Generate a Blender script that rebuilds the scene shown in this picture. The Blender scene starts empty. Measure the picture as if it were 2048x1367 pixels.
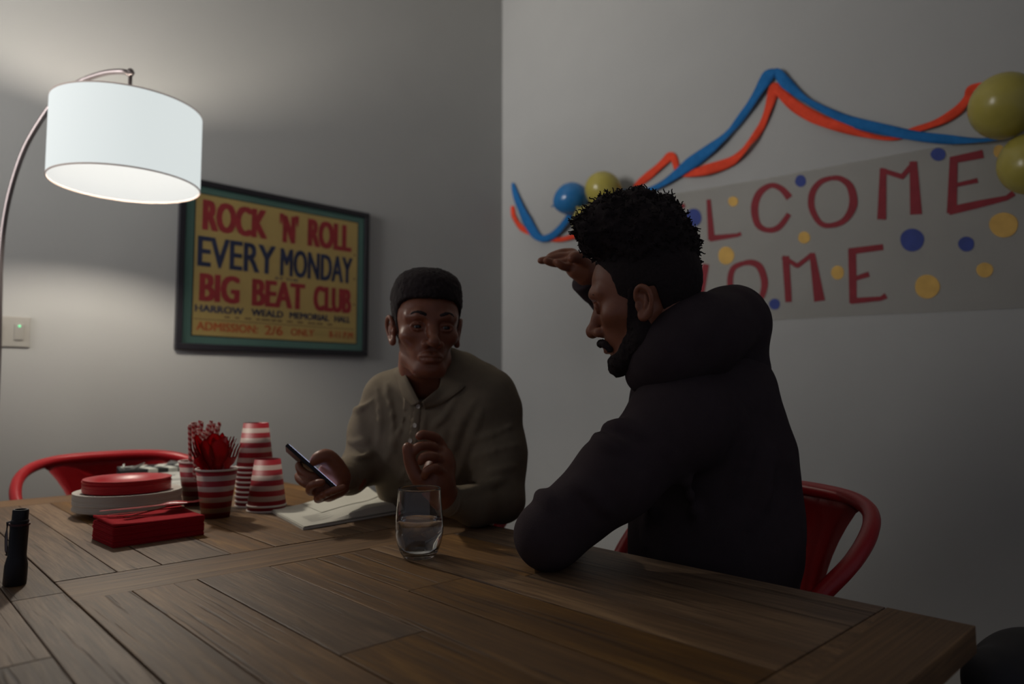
import bpy, bmesh, math, random
import numpy as np
from mathutils import Vector, Matrix
random.seed(7)
SC = bpy.context.scene
COL = SC.collection
PI = math.pi
# ------------------------------------------------------------------ camera
F = 1400.0                       # focal length in pixels of a 2048 px wide frame
CAM = Vector((0, 0, 1.05))
AZ = math.radians(46.5); PITCH = math.radians(4.0)
HF = Vector((math.cos(AZ), math.sin(AZ), 0))
RT = Vector((math.sin(AZ), -math.cos(AZ), 0))
FW = HF * math.cos(PITCH) + Vector((0, 0, math.sin(PITCH)))
UP = RT.cross(FW)
cam_data = bpy.data.cameras.new('camera'); cam = bpy.data.objects.new('camera', cam_data); COL.objects.link(cam)
cam.matrix_world = Matrix(((RT.x, UP.x, -FW.x, CAM.x), (RT.y, UP.y, -FW.y, CAM.y), (RT.z, UP.z, -FW.z, CAM.z), (0, 0, 0, 1)))
cam_data.sensor_width = 36.0; cam_data.lens = F / 2048 * 36.0
cam_data.clip_start = 0.02
cam_data.dof.use_dof = True; cam_data.dof.focus_distance = 1.22; cam_data.dof.aperture_fstop = 2.6
SC.camera = cam
# ------------------------------------------------------------------ world, exposure
W = bpy.data.worlds.new('World'); SC.world = W; W.use_nodes = True
W.node_tree.nodes['Background'].inputs[0].default_value = (0.82, 0.84, 1.0, 1)
W.node_tree.nodes['Background'].inputs[1].default_value = 0.125
SC.view_settings.view_transform = 'Standard'; SC.view_settings.look = 'None'
SC.view_settings.exposure = 0.0; SC.view_settings.gamma = 1.0
SC.view_settings.use_curve_mapping = False
try:
    SC.cycles.use_denoising = True
    SC.cycles.max_bounces = 10; SC.cycles.diffuse_bounces = 5
    SC.cycles.transmission_bounces = 10; SC.cycles.sample_clamp_indirect = 4.0
except Exception: pass
BULB_POWER = 470.0
SHADE_GLOW = 0.73
# soft area fill added out of view at left to brighten the right wall
al = bpy.data.lights.new('offscreen_fill', 'AREA'); al.shape = 'RECTANGLE'; al.size = 0.9; al.size_y = 1.3; al.energy = 23; al.color = (1.0, 0.97, 0.94); al.spread = math.radians(88)
alo = bpy.data.objects.new('offscreen_fill', al); COL.objects.link(alo); alo.location = (-1.5, 2.5, 2.1)
alo.rotation_euler = (Vector((2.8, 3.0, 2.9)) - Vector((-1.5, 2.5, 2.1))).to_track_quat('-Z', 'Y').to_euler()

def RAY(u, v): return FW + RT * ((u - 1024) / F) + UP * ((683.5 - v) / F)
def P(u, v, d): return CAM + RAY(u, v) * d          # a place in the room seen at (u, v), d metres deep
def onX(u, v, X): r = RAY(u, v); return CAM + r * (X / r.x)
def onY(u, v, Y): r = RAY(u, v); return CAM + r * (Y / r.y)
def onZ(u, v, Z=0.75): r = RAY(u, v); return CAM + r * ((Z - 1.05) / r.z)

# ------------------------------------------------------------------ materials
def srgb(r, g, b):
    f = lambda c: (c / 255 / 12.92) if c / 255 <= 0.04045 else ((c / 255 + 0.055) / 1.055) ** 2.4
    return (f(r), f(g), f(b), 1)
def mat(name, col, rough=0.6, metal=0.0, spec=0.5, emit=None, estr=0.0, bump=0.0, bscale=200.0, vary=0.0, vscale=20.0, **kw):
    m = bpy.data.materials.new(name); m.use_nodes = True
    nt = m.node_tree; b = nt.nodes['Principled BSDF']
    if len(col) == 3: col = tuple(col) + (1,)
    b.inputs['Base Color'].default_value = col
    b.inputs['Roughness'].default_value = rough; b.inputs['Metallic'].default_value = metal
    b.inputs['Specular IOR Level'].default_value = spec
    if emit: b.inputs['Emission Color'].default_value = tuple(emit) + (1,); b.inputs['Emission Strength'].default_value = estr
    for k, v in kw.items(): b.inputs[k.replace('_', ' ')].default_value = v
    tc = nt.nodes.new('ShaderNodeTexCoord')
    if bump:
        n = nt.nodes.new('ShaderNodeTexNoise'); n.inputs['Scale'].default_value = bscale; n.inputs['Detail'].default_value = 4
        bp = nt.nodes.new('ShaderNodeBump'); bp.inputs['Strength'].default_value = bump; bp.inputs['Distance'].default_value = 0.002
        nt.links.new(tc.outputs['Object'], n.inputs['Vector']); nt.links.new(n.outputs['Fac'], bp.inputs['Height'])
        nt.links.new(bp.outputs['Normal'], b.inputs['Normal'])
    if vary:
        n = nt.nodes.new('ShaderNodeTexNoise'); n.inputs['Scale'].default_value = vscale; n.inputs['Detail'].default_value = 5
        r = nt.nodes.new('ShaderNodeMapRange'); r.inputs[1].default_value = 0.3; r.inputs[2].default_value = 0.7
        r.inputs[3].default_value = 1 - vary; r.inputs[4].default_value = 1 + vary
        x = nt.nodes.new('ShaderNodeVectorMath'); x.operation = 'SCALE'; x.inputs[0].default_value = col[:3]
        nt.links.new(tc.outputs['Object'], n.inputs['Vector']); nt.links.new(n.outputs['Fac'], r.inputs[0])
        nt.links.new(r.outputs[0], x.inputs['Scale']); nt.links.new(x.outputs[0], b.inputs['Base Color'])
    return m

# ------------------------------------------------------------------ object helpers
def mesh_obj(name, verts, faces, m=None, parent=None, smooth=False):
    me = bpy.data.meshes.new(name); me.from_pydata([tuple(v) for v in verts], [], [tuple(f) for f in faces]); me.update()
    if smooth: me.polygons.foreach_set('use_smooth', [True] * len(me.polygons))
    o = bpy.data.objects.new(name, me); COL.objects.link(o)
    if m is not None: me.materials.append(m)
    if parent is not None: o.parent = parent
    return o
def obj(name, bm, m=None, parent=None, smooth=False):
    bmesh.ops.recalc_face_normals(bm, faces=bm.faces)
    me = bpy.data.meshes.new(name); bm.to_mesh(me); bm.free()
    if smooth: me.polygons.foreach_set('use_smooth', [True] * len(me.polygons))
    o = bpy.data.objects.new(name, me); COL.objects.link(o)
    if m is not None: me.materials.append(m)
    if parent is not None: o.parent = parent
    return o
def tag(o, label, cat, group=None):
    o['label'] = label; o['category'] = cat
    if group: o['group'] = group
    return o
def thing(name, label, cat, loc=(0, 0, 0), rotz=0.0, group=None):
    o = bpy.data.objects.new(name, None); COL.objects.link(o); o.empty_display_size = 0.05
    o.location = loc; o.rotation_euler = (0, 0, rotz); tag(o, label, cat, group); return o
def struct(o): o['kind'] = 'structure'; return o
def autosmooth(o, ang=35):
    me = o.data; me.polygons.foreach_set('use_smooth', [True] * len(me.polygons))
    bm = bmesh.new(); bm.from_mesh(me)
    for e in bm.edges:
        if len(e.link_faces) == 2 and e.calc_face_angle(0) > math.radians(ang): e.smooth = False
    bm.to_mesh(me); bm.free(); return o
def bx(bm, x0, x1, y0, y1, z0, z1, bev=0.0):
    r = bmesh.ops.create_cube(bm, size=1.0)
    vs = r['verts']
    for v in vs:
        v.co = Vector((x0 + (v.co.x + .5) * (x1 - x0), y0 + (v.co.y + .5) * (y1 - y0), z0 + (v.co.z + .5) * (z1 - z0)))
    if bev:
        es = list({e for v in vs for e in v.link_edges})
        bmesh.ops.bevel(bm, geom=es, offset=bev, segments=2, affect='EDGES', profile=0.6)
def box_obj(name, x0, x1, y0, y1, z0, z1, m, parent=None, bev=0.0):
    bm = bmesh.new(); bx(bm, x0, x1, y0, y1, z0, z1, bev); return obj(name, bm, m, parent)
def lathe(bm, prof, seg=48, center=(0, 0, 0), close=False):
    """prof: list of (r, z)"""
    cx, cy, cz = center; rings = []
    for r, z in prof:
        if r < 1e-6: rings.append([bm.verts.new((cx, cy, cz + z))])
        else: rings.append([bm.verts.new((cx + r * math.cos(2 * PI * i / seg), cy + r * math.sin(2 * PI * i / seg), cz + z)) for i in range(seg)])
    n = len(rings); fs = []
    for k in range(n if close else n - 1):
        a, b = rings[k], rings[(k + 1) % n]
        for i in range(seg):
            j = (i + 1) % seg
            if len(a) == 1 and len(b) == 1: continue
            if len(a) == 1: fs.append(bm.faces.new((a[0], b[j], b[i])))
            elif len(b) == 1: fs.append(bm.faces.new((a[i], a[j], b[0])))
            else: fs.append(bm.faces.new((a[i], a[j], b[j], b[i])))
    return fs
def catmull(pts, n=8):
    pts = [Vector(p) for p in pts]; out = []
    for i in range(len(pts) - 1):
        p0 = pts[max(i - 1, 0)]; p1 = pts[i]; p2 = pts[i + 1]; p3 = pts[min(i + 2, len(pts) - 1)]
        for k in range(n):
            t = k / n
            out.append(0.5 * ((2 * p1) + (-p0 + p2) * t + (2 * p0 - 5 * p1 + 4 * p2 - p3) * t * t + (-p0 + 3 * p1 - 3 * p2 + p3) * t ** 3))
    out.append(pts[-1].copy()); return out
def tube(bm, pts, r, seg=12, caps=True, flat=1.0, up=Vector((0, 0, 1))):
    """tube along pts; r number or list; flat squeezes the section along `up`"""
    pts = [Vector(p) for p in pts]; n = len(pts)
    rs = r if isinstance(r, (list, tuple)) else [r] * n
    rings = []
    for i, p in enumerate(pts):
        d = (pts[min(i + 1, n - 1)] - pts[max(i - 1, 0)])
        if d.length < 1e-9: d = Vector((0, 0, 1))
        d.normalize()
        a = up - d * up.dot(d)
        if a.length < 1e-3: a = Vector((1, 0, 0)) - d * d.x
        if a.length < 1e-3: a = Vector((0, 1, 0)) - d * d.y
        a.normalize(); b = d.cross(a)
        rings.append([bm.verts.new(p + (a * math.sin(2 * PI * k / seg) * flat + b * math.cos(2 * PI * k / seg)) * rs[i]) for k in range(seg)])
    for i in range(n - 1):
        for k in range(seg):
            j = (k + 1) % seg
            bm.faces.new((rings[i][k], rings[i][j], rings[i + 1][j], rings[i + 1][k]))
    if caps:
        bm.faces.new(rings[0][::-1]); bm.faces.new(rings[-1])
def prism(bm, poly, ax, ay, az, o):
    """extrude 2-D poly (in ax, ay from o) along vector az"""
    lo = [bm.verts.new(o + ax * p[0] + ay * p[1]) for p in poly]
    hi = [bm.verts.new(v.co + az) for v in lo]
    n = len(lo)
    bm.faces.new(lo[::-1]); bm.faces.new(hi)
    for i in range(n): bm.faces.new((lo[i], lo[(i + 1) % n], hi[(i + 1) % n], hi[i]))
def dup(root, loc=None, rotz=None, label=None):
    r = root.copy(); COL.objects.link(r)
    if loc is not None: r.location = loc
    if rotz is not None: r.rotation_euler = (r.rotation_euler.x, r.rotation_euler.y, rotz)
    if label: r['label'] = label
    for ch in list(root.children):
        c = ch.copy(); COL.objects.link(c); c.parent = r
        for g in list(ch.children):
            d = g.copy(); COL.objects.link(d); d.parent = c
    return r
def text_mesh(txt, w, h, bold=0.02):
    """verts, faces of a text filling w x h, origin at its lower left"""
    cu = bpy.data.curves.new('lettering', 'FONT'); cu.body = txt; cu.size = 1.0; cu.offset = 0.0; cu.resolution_u = 3
    o = bpy.data.objects.new('lettering', cu); COL.objects.link(o)
    dg = bpy.context.evaluated_depsgraph_get(); me = bpy.data.meshes.new_from_object(o.evaluated_get(dg))
    vs = [v.co.copy() for v in me.vertices]; fs = [tuple(p.vertices) for p in me.polygons]
    bpy.data.objects.remove(o); bpy.data.curves.remove(cu); bpy.data.meshes.remove(me)
    x0 = min(v.x for v in vs); x1 = max(v.x for v in vs); y0 = min(v.y for v in vs); y1 = max(v.y for v in vs)
    d = bold * h; V, Fc = [], []                     # heavy strokes: overlapping copies of the outline
    for li, (dx, dy) in enumerate(((0, 0), (1, 1), (1, 0), (2, 0), (0, 1), (2, 1))):
        n = len(V); V += [((v.x - x0) / (x1 - x0) * (w - 2 * d) + dx * d, (v.y - y0) / (y1 - y0) * (h - d * .7) + dy * d * .7, li * .00025) for v in vs]
        Fc += [tuple(i + n for i in f) for f in fs]
    return V, Fc
# ================================================================== the room
XW, YW, HC = 2.81, 3.047, 3.6
m_wall = mat('wall_paint', srgb(164, 164, 162), 0.92, spec=0.2, bump=0.15, bscale=90, vary=0.02, vscale=3)
m_floor = mat('floor_boards', srgb(70, 58, 50), 0.5, vary=0.2, vscale=6)
m_ceil = mat('ceiling_paint', srgb(222, 220, 214), 0.95, spec=0.1, vary=0.02, vscale=2)
m_trim = mat('trim_paint', srgb(175, 173, 168), 0.6, vary=0.02)
struct(box_obj('wall_left', -2.2, XW + 0.12, YW, YW + 0.12, 0, HC, m_wall))
struct(box_obj('wall_right', XW, XW + 0.12, -2.2, YW, 0, HC, m_wall))
struct(box_obj('floor', -2.2, XW + 0.12, -2.2, YW + 0.12, -0.1, 0, m_floor))
struct(box_obj('ceiling', -2.2, XW + 0.12, -2.2, YW + 0.12, HC, HC + 0.1, m_ceil))
struct(box_obj('baseboard_left', -2.2, XW - 0.015, YW - 0.015, YW, 0, 0.11, m_trim, bev=0.004))
struct(box_obj('baseboard_right', XW - 0.015, XW, -2.2, YW, 0, 0.11, m_trim, bev=0.004))

# wall switch plate with a green indicator light
sw = thing('wall_switch', 'pale wall plate with a small green indicator light behind the lamp pole', 'switch', (0.41, YW, 1.262))
bm = bmesh.new(); bx(bm, -0.07, 0.065, -0.007, 0, -0.055, 0.055, 0.003); obj('plate', bm, mat('plate_plastic', srgb(146, 143, 137), 0.6, vary=0.02), sw)
m_key = mat('switch_key', srgb(140, 137, 131), 0.5, vary=0.02)
for x in (-0.035, 0.03):
    bm = bmesh.new(); bx(bm, x - 0.014, x + 0.014, -0.011, -0.007, -0.03, 0.028, 0.002); obj('rocker', bm, m_key, sw)
bm = bmesh.new(); bmesh.ops.create_uvsphere(bm, u_segments=12, v_segments=8, radius=0.0045)
for v in bm.verts: v.co = Vector((v.co.x + 0.031, v.co.y * 0.5 - 0.0115, v.co.z + 0.02))
o = obj('indicator_light', bm, mat('green_led', (0.1, 0.5, 0.2), 0.4, emit=(0.25, 1.0, 0.5), estr=0.7), sw, True); o['label'] = 'glowing green light'

# ------------------------------------------------------------------ framed poster
PX0, PX1, PZ0, PZ1 = 0.969, 1.879, 1.222, 1.945
m_black = mat('black_frame', srgb(26, 24, 30), 0.45, vary=0.1)
m_mat = mat('green_mat_board', srgb(92, 128, 118), 0.85, vary=0.05, vscale=12)
m_yel = mat('yellow_print', srgb(190, 164, 100), 0.8, vary=0.05, vscale=6)
m_red = mat('red_ink', srgb(158, 50, 54), 0.8, vary=0.12, vscale=40)
m_blue = mat('blue_ink', srgb(46, 54, 84), 0.8, vary=0.2, vscale=40)
m_org = mat('orange_ink', srgb(190, 96, 52), 0.8, vary=0.15, vscale=60)
po = thing('framed_poster', 'black framed yellow concert poster hanging on the left wall beside the lamp', 'poster', (PX0, YW, PZ0))
PW, PH = PX1 - PX0, PZ1 - PZ0
bm = bmesh.new()
fwid, fd = 0.026, 0.024
for a, b, c, d in ((0, PW, 0, fwid), (0, PW, PH - fwid, PH), (0, fwid, fwid, PH - fwid), (PW - fwid, PW, fwid, PH - fwid)):
    bx(bm, a, b, -fd, 0, c, d, 0.003)
obj('frame', bm, m_black, po)
bm = bmesh.new(); bx(bm, fwid, PW - fwid, -0.010, -0.001, fwid, PH - fwid); obj('mat_board', bm, m_mat, po)
ix0, ix1, iz0, iz1 = 0.068, PW - 0.062, 0.062, PH - 0.058
bm = bmesh.new(); bx(bm, ix0 - 0.005, ix1 + 0.005, -0.0106, -0.010, iz0 - 0.005, iz1 + 0.005); o = obj('mat_bevel', bm, m_black, po)
bm = bmesh.new(); bx(bm, ix0, ix1, -0.012, -0.0106, iz0, iz1); pr_ = obj('print', bm, m_yel, po)
IW, IH = ix1 - ix0, iz1 - iz0
def ink(txt, x0, x1, z0, z1, m, bold, vs=None, fs=None):
    if vs is None: vs, fs = text_mesh(txt, (x1 - x0) * IW, (z1 - z0) * IH, bold)
    return [(ix0 + x0 * IW + a, -0.0126 - c, iz0 + z0 * IH + b) for a, b, c in vs], fs
def join_ink(name, lst, m, label=None):
    for vs, fs in lst:
        o = mesh_obj(name, vs, fs, m, pr_)
        if label: o['label'] = label
# front of the print faces -Y: x runs to the right as seen, so the text reads correctly
join_ink('red_word', [ink('ROCK', .035, .40, .745, .965, 0, .052), ink("'N'", .475, .595, .745, .965, 0, .052), ink('ROLL', .655, .955, .745, .965, 0, .052),
    ink('BIG', .03, .25, .24, .44, 0, .052), ink('BEAT', .32, .645, .24, .44, 0, .052), ink('CLUB', .70, .96, .24, .44, 0, .052)], m_red)
join_ink('blue_word', [ink('EVERY', .015, .455, .485, .70, 0, .028), ink('MONDAY', .485, .965, .485, .70, 0, .028),
    ink('AT THE', .45, .60, .452, .472, 0, .02),
    ink('HARROW', .01, .275, .165, .215, 0, .04), ink('WEALD', .32, .51, .165, .215, 0, .04), ink('MEMORIAL', .55, .81, .165, .215, 0, .04), ink('HALL', .845, .955, .165, .215, 0, .04)], m_blue)
fine = []
random.seed(3); x = .17
while x < .83:                                   # a line of print too small to read
    w = random.uniform(.02, .055)
    fine.append(([(ix0 + a * IW, -0.0126, iz0 + b * IH) for a, b in ((x, .135), (x + w, .135), (x + w, .145), (x, .145))], [(0, 1, 2, 3)])); x += w + random.choice((.008, .008, .03))
fine.append(([(ix0 + a * IW, -0.0126, iz0 + b * IH) for a, b in ((.005, .112), (.985, .112), (.985, .116), (.005, .116))], [(0, 1, 2, 3)]))
for zz in (.31, .52, .72): fine.append(([(ix0 + a * IW, -0.0126, iz0 + b * IH) for a, b in ((.975, zz), (.985, zz), (.985, zz + .015), (.975, zz + .015))], [(0, 1, 2, 3)]))
allv, allf = [], []
for vs, fs in fine: n = len(allv); allv += vs; allf += [tuple(i + n for i in f) for f in fs]
join_ink('fine_print', [(allv, allf)], mat('brown_ink', srgb(110, 84, 60), 0.8, vary=0.1))
join_ink('orange_word', [ink('ADMISSION:', .02, .36, .035, .095, 0, .03), ink('2/6', .40, .51, .030, .10, 0, .03), ink('ONLY', .56, .71, .035, .09, 0, .03), ink('8-11 P.M', .81, .975, .035, .09, 0, .03)], m_org)
bm = bmesh.new(); bx(bm, fwid, PW - fwid, -0.0172, -0.0156, fwid, PH - fwid)
m_pane = mat('poster_glass', (1, 1, 1), 0.03, spec=0.35, Transmission_Weight=1.0, IOR=1.05)
obj('glass_pane', bm, m_pane, po)

# ------------------------------------------------------------------ banner on the right wall
def wy(u, v): q = onX(u, v, XW); return q.y, q.z          # (Y, Z) on the right wall
m_paper = mat('banner_paper', srgb(200, 198, 192), 0.9, spec=0.1, vary=0.03, vscale=4)
m_let = mat('banner_red_paint', srgb(128, 34, 44), 0.8, vary=0.1, vscale=25)
m_bdot = mat('banner_blue_paint', srgb(52, 66, 132), 0.8, vary=0.12, vscale=25)
m_ydot = mat('banner_yellow_paint', srgb(204, 164, 88), 0.85, vary=0.1, vscale=25)
ban = thing('welcome_banner', 'long white paper banner painted WELCOME HOME taped to the right wall', 'banner', (XW, 1.3, 1.0))
BO = Vector((XW, 1.3, 1.0))
bm = bmesh.new()
top = [(1245, 402), (1310, 393), (1400, 379), (1560, 352), (1720, 322), (1863, 296), (2000, 274), (2110, 252)]
bot = [(1245, 668), (1310, 661), (1400, 650), (1560, 639), (1720, 631), (1863, 625), (2000, 618), (2110, 612)]
cols = []
for i, (a, b) in enumerate(zip(top, bot)):
    ya, za = wy(*a); yb, zb = wy(*b); yb = ya; g = []
    for k in range(9):
        t = k / 8; w = 0.002 + 0.0008 * math.sin(i * 2.1 + k * 0.9)
        g.append(bm.verts.new(Vector((XW - w, ya, za + (zb - za) * t)) - BO))
    cols.append(g)
for i in range(len(cols) - 1):
    for k in range(8): bm.faces.new((cols[i][k], cols[i + 1][k], cols[i + 1][k + 1], cols[i][k + 1]))
bmesh.ops.solidify(bm, geom=bm.faces, thickness=0.0006)
pap = obj('paper', bm, m_paper, ban)
FX = XW - 0.0042
def stroke_poly(pts, ws):
    """closed polygons for a brush stroke through pixel pts with widths ws (px)"""
    q = [Vector(p) for p in pts]; L = []; R_ = []
    for i, p in enumerate(q):
        d = (q[min(i + 1, len(q) - 1)] - q[max(i - 1, 0)]); d.normalize(); n = Vector((-d.y, d.x))
        w = (ws[i] if isinstance(ws, (list, tuple)) else ws) / 2
        L.append(p + n * w); R_.append(p - n * w)
    return L, R_
LV, LF = [], []
lay = [0]
def letter_done():
    mesh_obj('painted_letter', LV, LF, m_let, ban); LV.clear(); LF.clear()
def add_stroke(pts, ws, sm=False):
    if sm:
        pts = [(p.x, p.y) for p in catmull([Vector((a, b, 0)) for a, b in pts], 5)]
        if isinstance(ws, (list, tuple)):
            n = len(pts); ws = list(np.interp(np.linspace(0, 1, n), np.linspace(0, 1, len(ws)), ws))
    L, R_ = stroke_poly(pts, ws); n = len(LV); lay[0] += 1
    for v in L + R_:
        y, z = wy(v.x, v.y); LV.append(Vector((FX - 0.00004 * (lay[0] % 5), y, z)) - BO)
    k = len(L)
    for i in range(k - 1): LF.append((n + i, n + i + 1, n + k + i + 1, n + k + i))
# WELCOME
add_stroke([(1264, 425), (1272, 505)], 12); add_stroke([(1272, 505), (1284, 455)], 6); add_stroke([(1284, 455), (1297, 503)], 12); add_stroke([(1297, 503), (1303, 420)], 6); letter_done()
add_stroke([(1328, 418), (1333, 500)], 12); add_stroke([(1326, 420), (1371, 411)], 8); add_stroke([(1331, 455), (1356, 451)], 6); add_stroke([(1331, 499), (1372, 492)], 8); letter_done()
add_stroke([(1418, 399), (1424, 480)], [8, 14]); add_stroke([(1420, 477), (1478, 470)], [13, 7]); add_stroke([(1472, 472), (1483, 467)], [6, 8]); letter_done()
add_stroke([(1580, 396), (1564, 378), (1543, 371), (1520, 386), (1510, 415), (1516, 448), (1535, 460), (1558, 455), (1579, 428)], [15, 12, 10, 14, 15, 13, 10, 12, 10], True); letter_done()
add_stroke([(1664, 356), (1642, 364), (1626, 385), (1624, 415), (1640, 445), (1662, 451), (1690, 440), (1707, 410), (1702, 375), (1683, 358), (1664, 356)], [9, 11, 13, 13, 11, 10, 12, 17, 15, 11, 9], True); letter_done()
add_stroke([(1767, 337), (1764, 439)], [13, 18]); add_stroke([(1762, 340), (1806, 354)], 10); add_stroke([(1803, 356), (1829, 325)], 10); add_stroke([(1827, 323), (1833, 429)], [15, 24]); letter_done()
add_stroke([(1908, 315), (1904, 427)], [16, 20]); add_stroke([(1902, 321), (1967, 308)], [14, 17]); add_stroke([(1910, 371), (1956, 361)], [8, 10]); add_stroke([(1898, 422), (1960, 408), (2014, 396), (2028, 386)], [17, 15, 10, 12]); letter_done()
# HOME
add_stroke([(1325, 540), (1330, 608)], 12); add_stroke([(1413, 528), (1400, 592)], [13, 17]); add_stroke([(1330, 575), (1405, 565)], 7); letter_done()
add_stroke([(1488, 526), (1468, 536), (1461, 560), (1466, 590), (1484, 606), (1504, 610), (1523, 595), (1530, 565), (1521, 535), (1505, 525), (1488, 526)], [9, 11, 12, 12, 9, 9, 11, 14, 14, 12, 9], True); letter_done()
add_stroke([(1572, 512), (1578, 604)], [14, 13]); add_stroke([(1566, 514), (1596, 532)], 9); add_stroke([(1594, 533), (1626, 508)], 9); add_stroke([(1625, 506), (1640, 602)], [11, 22]); letter_done()
add_stroke([(1705, 500), (1707, 606)], [16, 15]); add_stroke([(1698, 503), (1767, 494)], [13, 12]); add_stroke([(1711, 557), (1739, 548)], [9, 11]); add_stroke([(1702, 602), (1762, 597), (1773, 591)], [12, 9, 12]); letter_done()
def dots(name, lst, m):
    for u, v, rx, ry in lst:
        V, Fc = [], []; n = 0
        for k in range(28):
            a = 2 * PI * k / 28; y, z = wy(u + rx * math.cos(a) * (1 + .03 * math.sin(3 * a + u)), v + ry * math.sin(a)); V.append(Vector((FX + 0.0003, y, z)) - BO)
        Fc.append(tuple(range(n, n + 28)))
        mesh_obj(name, V, Fc, m, ban)
dots('blue_dot', [(1388, 435, 16, 18), (1602, 362, 11, 12), (1877, 309, 15, 13), (1825, 480, 24, 23), (1933, 488, 16, 15), (1550, 608, 11, 11)], m_bdot)
dots('yellow_dot', [(1467, 403, 10, 10), (1609, 475, 12, 12), (1453, 511, 16, 18), (1676, 545, 13, 14), (1855, 573, 25, 24), (1970, 540, 17, 15), (2008, 450, 29, 25), (1999, 303, 12, 13)], m_ydot)

# ------------------------------------------------------------------ crepe streamers
m_sb = mat('blue_crepe', srgb(40, 106, 166), 0.85, spec=0.1, bump=0.4, bscale=160, vary=0.1, vscale=40)
m_so = mat('orange_crepe', srgb(222, 76, 52), 0.85, spec=0.1, bump=0.4, bscale=160, vary=0.1, vscale=40)
def ribbon(name, pts, m, label, base):
    """pts: (u, v, visible width px, distance off the wall)"""
    c = catmull([Vector((p[0], p[1], 0)) for p in pts], 8); n = len(c)
    tt = np.linspace(0, 1, n); t0 = np.linspace(0, 1, len(pts))
    ws = np.interp(tt, t0, [p[2] for p in pts]); ds = np.interp(tt, t0, [p[3] for p in pts])
    V, Fc = [], []; o0 = onX(pts[0][0], pts[0][1], XW)
    for i, p in enumerate(c):
        d = c[min(i + 1, n - 1)] - c[max(i - 1, 0)]; d.normalize(); nn = Vector((-d.y, d.x, 0)); w = ws[i] / 2
        tw = 0.006 * math.sin(i * 0.35 + base)
        for s in (-1, -.33, .33, 1):
            q = p + nn * w * s; y, z = wy(q.x, q.y); V.append(Vector((XW - ds[i] - .004 - tw * s, y, z)) - o0)
    for i in range(n - 1):
        for k in range(3): a = i * 4 + k; Fc.append((a, a + 1, a + 5, a + 4))
    o = mesh_obj(name, V, Fc, m, None, True); o.location = o0
    md = o.modifiers.new('thickness', 'SOLIDIFY'); md.thickness = 0.0008
    return tag(o, label, 'streamer')
ribbon('crepe_streamer', [(1029, 366, 3, .012), (1040, 400, 12, .02), (1058, 440, 20, .02), (1082, 475, 14, .02), (1108, 474, 12, .02), (1135, 450, 14, .03), (1158, 420, 12, .04)], m_sb, 'blue crepe streamer loop hanging left of the blue balloon near the room corner', 0)
ribbon('crepe_streamer', [(1028, 412, 3, .008), (1031, 435, 10, .009), (1048, 458, 11, .008), (1080, 472, 6, .006), (1110, 480, 8, .008), (1145, 474, 11, .01), (1190, 455, 10, .01), (1250, 410, 9, .01)], m_so, 'orange crepe streamer loop hanging left of the balloons, behind the blue loop', 1)
ribbon('crepe_streamer', [(1232, 382, 8, .02), (1290, 384, 7, .016), (1330, 368, 13, .016), (1385, 330, 22, .02), (1430, 296, 20, .02), (1468, 262, 10, .02), (1500, 220, 14, .02), (1530, 172, 22, .02), (1544, 152, 20, .02), (1553, 147, 14, .02), (1562, 152, 22, .02), (1580, 172, 24, .02), (1618, 204, 12, .02), (1665, 228, 16, .02), (1720, 250, 22, .022), (1790, 266, 22, .022), (1850, 277, 20, .022), (1910, 283, 17, .022), (1965, 285, 10, .03), (2010, 283, 4, .04)], m_sb, 'long blue crepe streamer peaking above the banner', 2)
ribbon('crepe_streamer', [(1270, 376, 8, .006), (1300, 352, 15, .008), (1330, 325, 16, .008), (1345, 312, 14, .006), (1352, 322, 12, .006), (1358, 345, 10, .006), (1378, 348, 14, .008), (1420, 342, 20, .028), (1468, 322, 18, .008), (1505, 290, 10, .028), (1525, 255, 13, .008), (1540, 215, 17, .008), (1552, 178, 20, .006), (1562, 184, 20, .006), (1590, 212, 24, .008), (1630, 235, 26, .008), (1680, 256, 20, .028), (1735, 271, 12, .008), (1790, 278, 8, .006), (1830, 262, 12, .008), (1880, 245, 16, .01), (1915, 225, 17, .01), (1936, 200, 18, .01), (1946, 184, 16, .02), (1975, 176, 12, .04)], m_so, 'long orange crepe streamer zigzagging under the blue one above the banner', 3)

# ------------------------------------------------------------------ balloons
m_bb = mat('blue_rubber', srgb(44, 116, 176), 0.22, spec=0.5, vary=0.05)
m_yb = mat('yellow_rubber', srgb(172, 160, 78), 0.25, spec=0.5, vary=0.05)
def balloon(u, v, r, dw, m, label, tilt):
    c = onX(u, v, XW - dw); rr = r * (c - CAM).dot(FW) / F
    t = thing('balloon', label, 'balloon', c, 0)
    t.rotation_euler = tilt
    bm = bmesh.new(); prof = []
    for k in range(25):
        a = PI * k / 24; rad = rr * math.sin(a); z = rr * 1.08 * math.cos(a)
        if z < 0: rad *= 1 - 0.12 * (-z / rr) ** 2; z *= 1.08
        prof.append((max(rad, 0), z))
    lathe(bm, prof, 36); obj('skin', bm, m, t, True)
    bm = bmesh.new(); zb = -rr * 1.08 * 1.08
    lathe(bm, [(0.002, zb + 0.004), (0.004, zb), (0.003, zb - 0.005), (0.009, zb - 0.012), (0.0, zb - 0.010)], 16); obj('knot', bm, m, t, True)
R_ = math.radians
balloon(1142, 397, 32, 0.10, m_bb, 'blue balloon on the right wall near the room corner', (R_(40), R_(60), 0))
balloon(1207, 380, 36, 0.14, m_yb, 'yellow balloon beside the blue balloon, above the man in black', (R_(-10), R_(-60), 0))
balloon(1181, 449, 36, 0.11, m_yb, 'yellow balloon half hidden by curly hair, lowest of the left cluster', (R_(150), R_(-20), 0))
balloon(2008, 212, 62, 0.15, m_yb, 'large yellow balloon above the right end of the banner', (R_(10), R_(-60), 0))
balloon(2062, 328, 58, 0.13, m_yb, 'yellow balloon cut by the right edge of the picture, lowest on the right', (R_(160), R_(20), 0))
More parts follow.
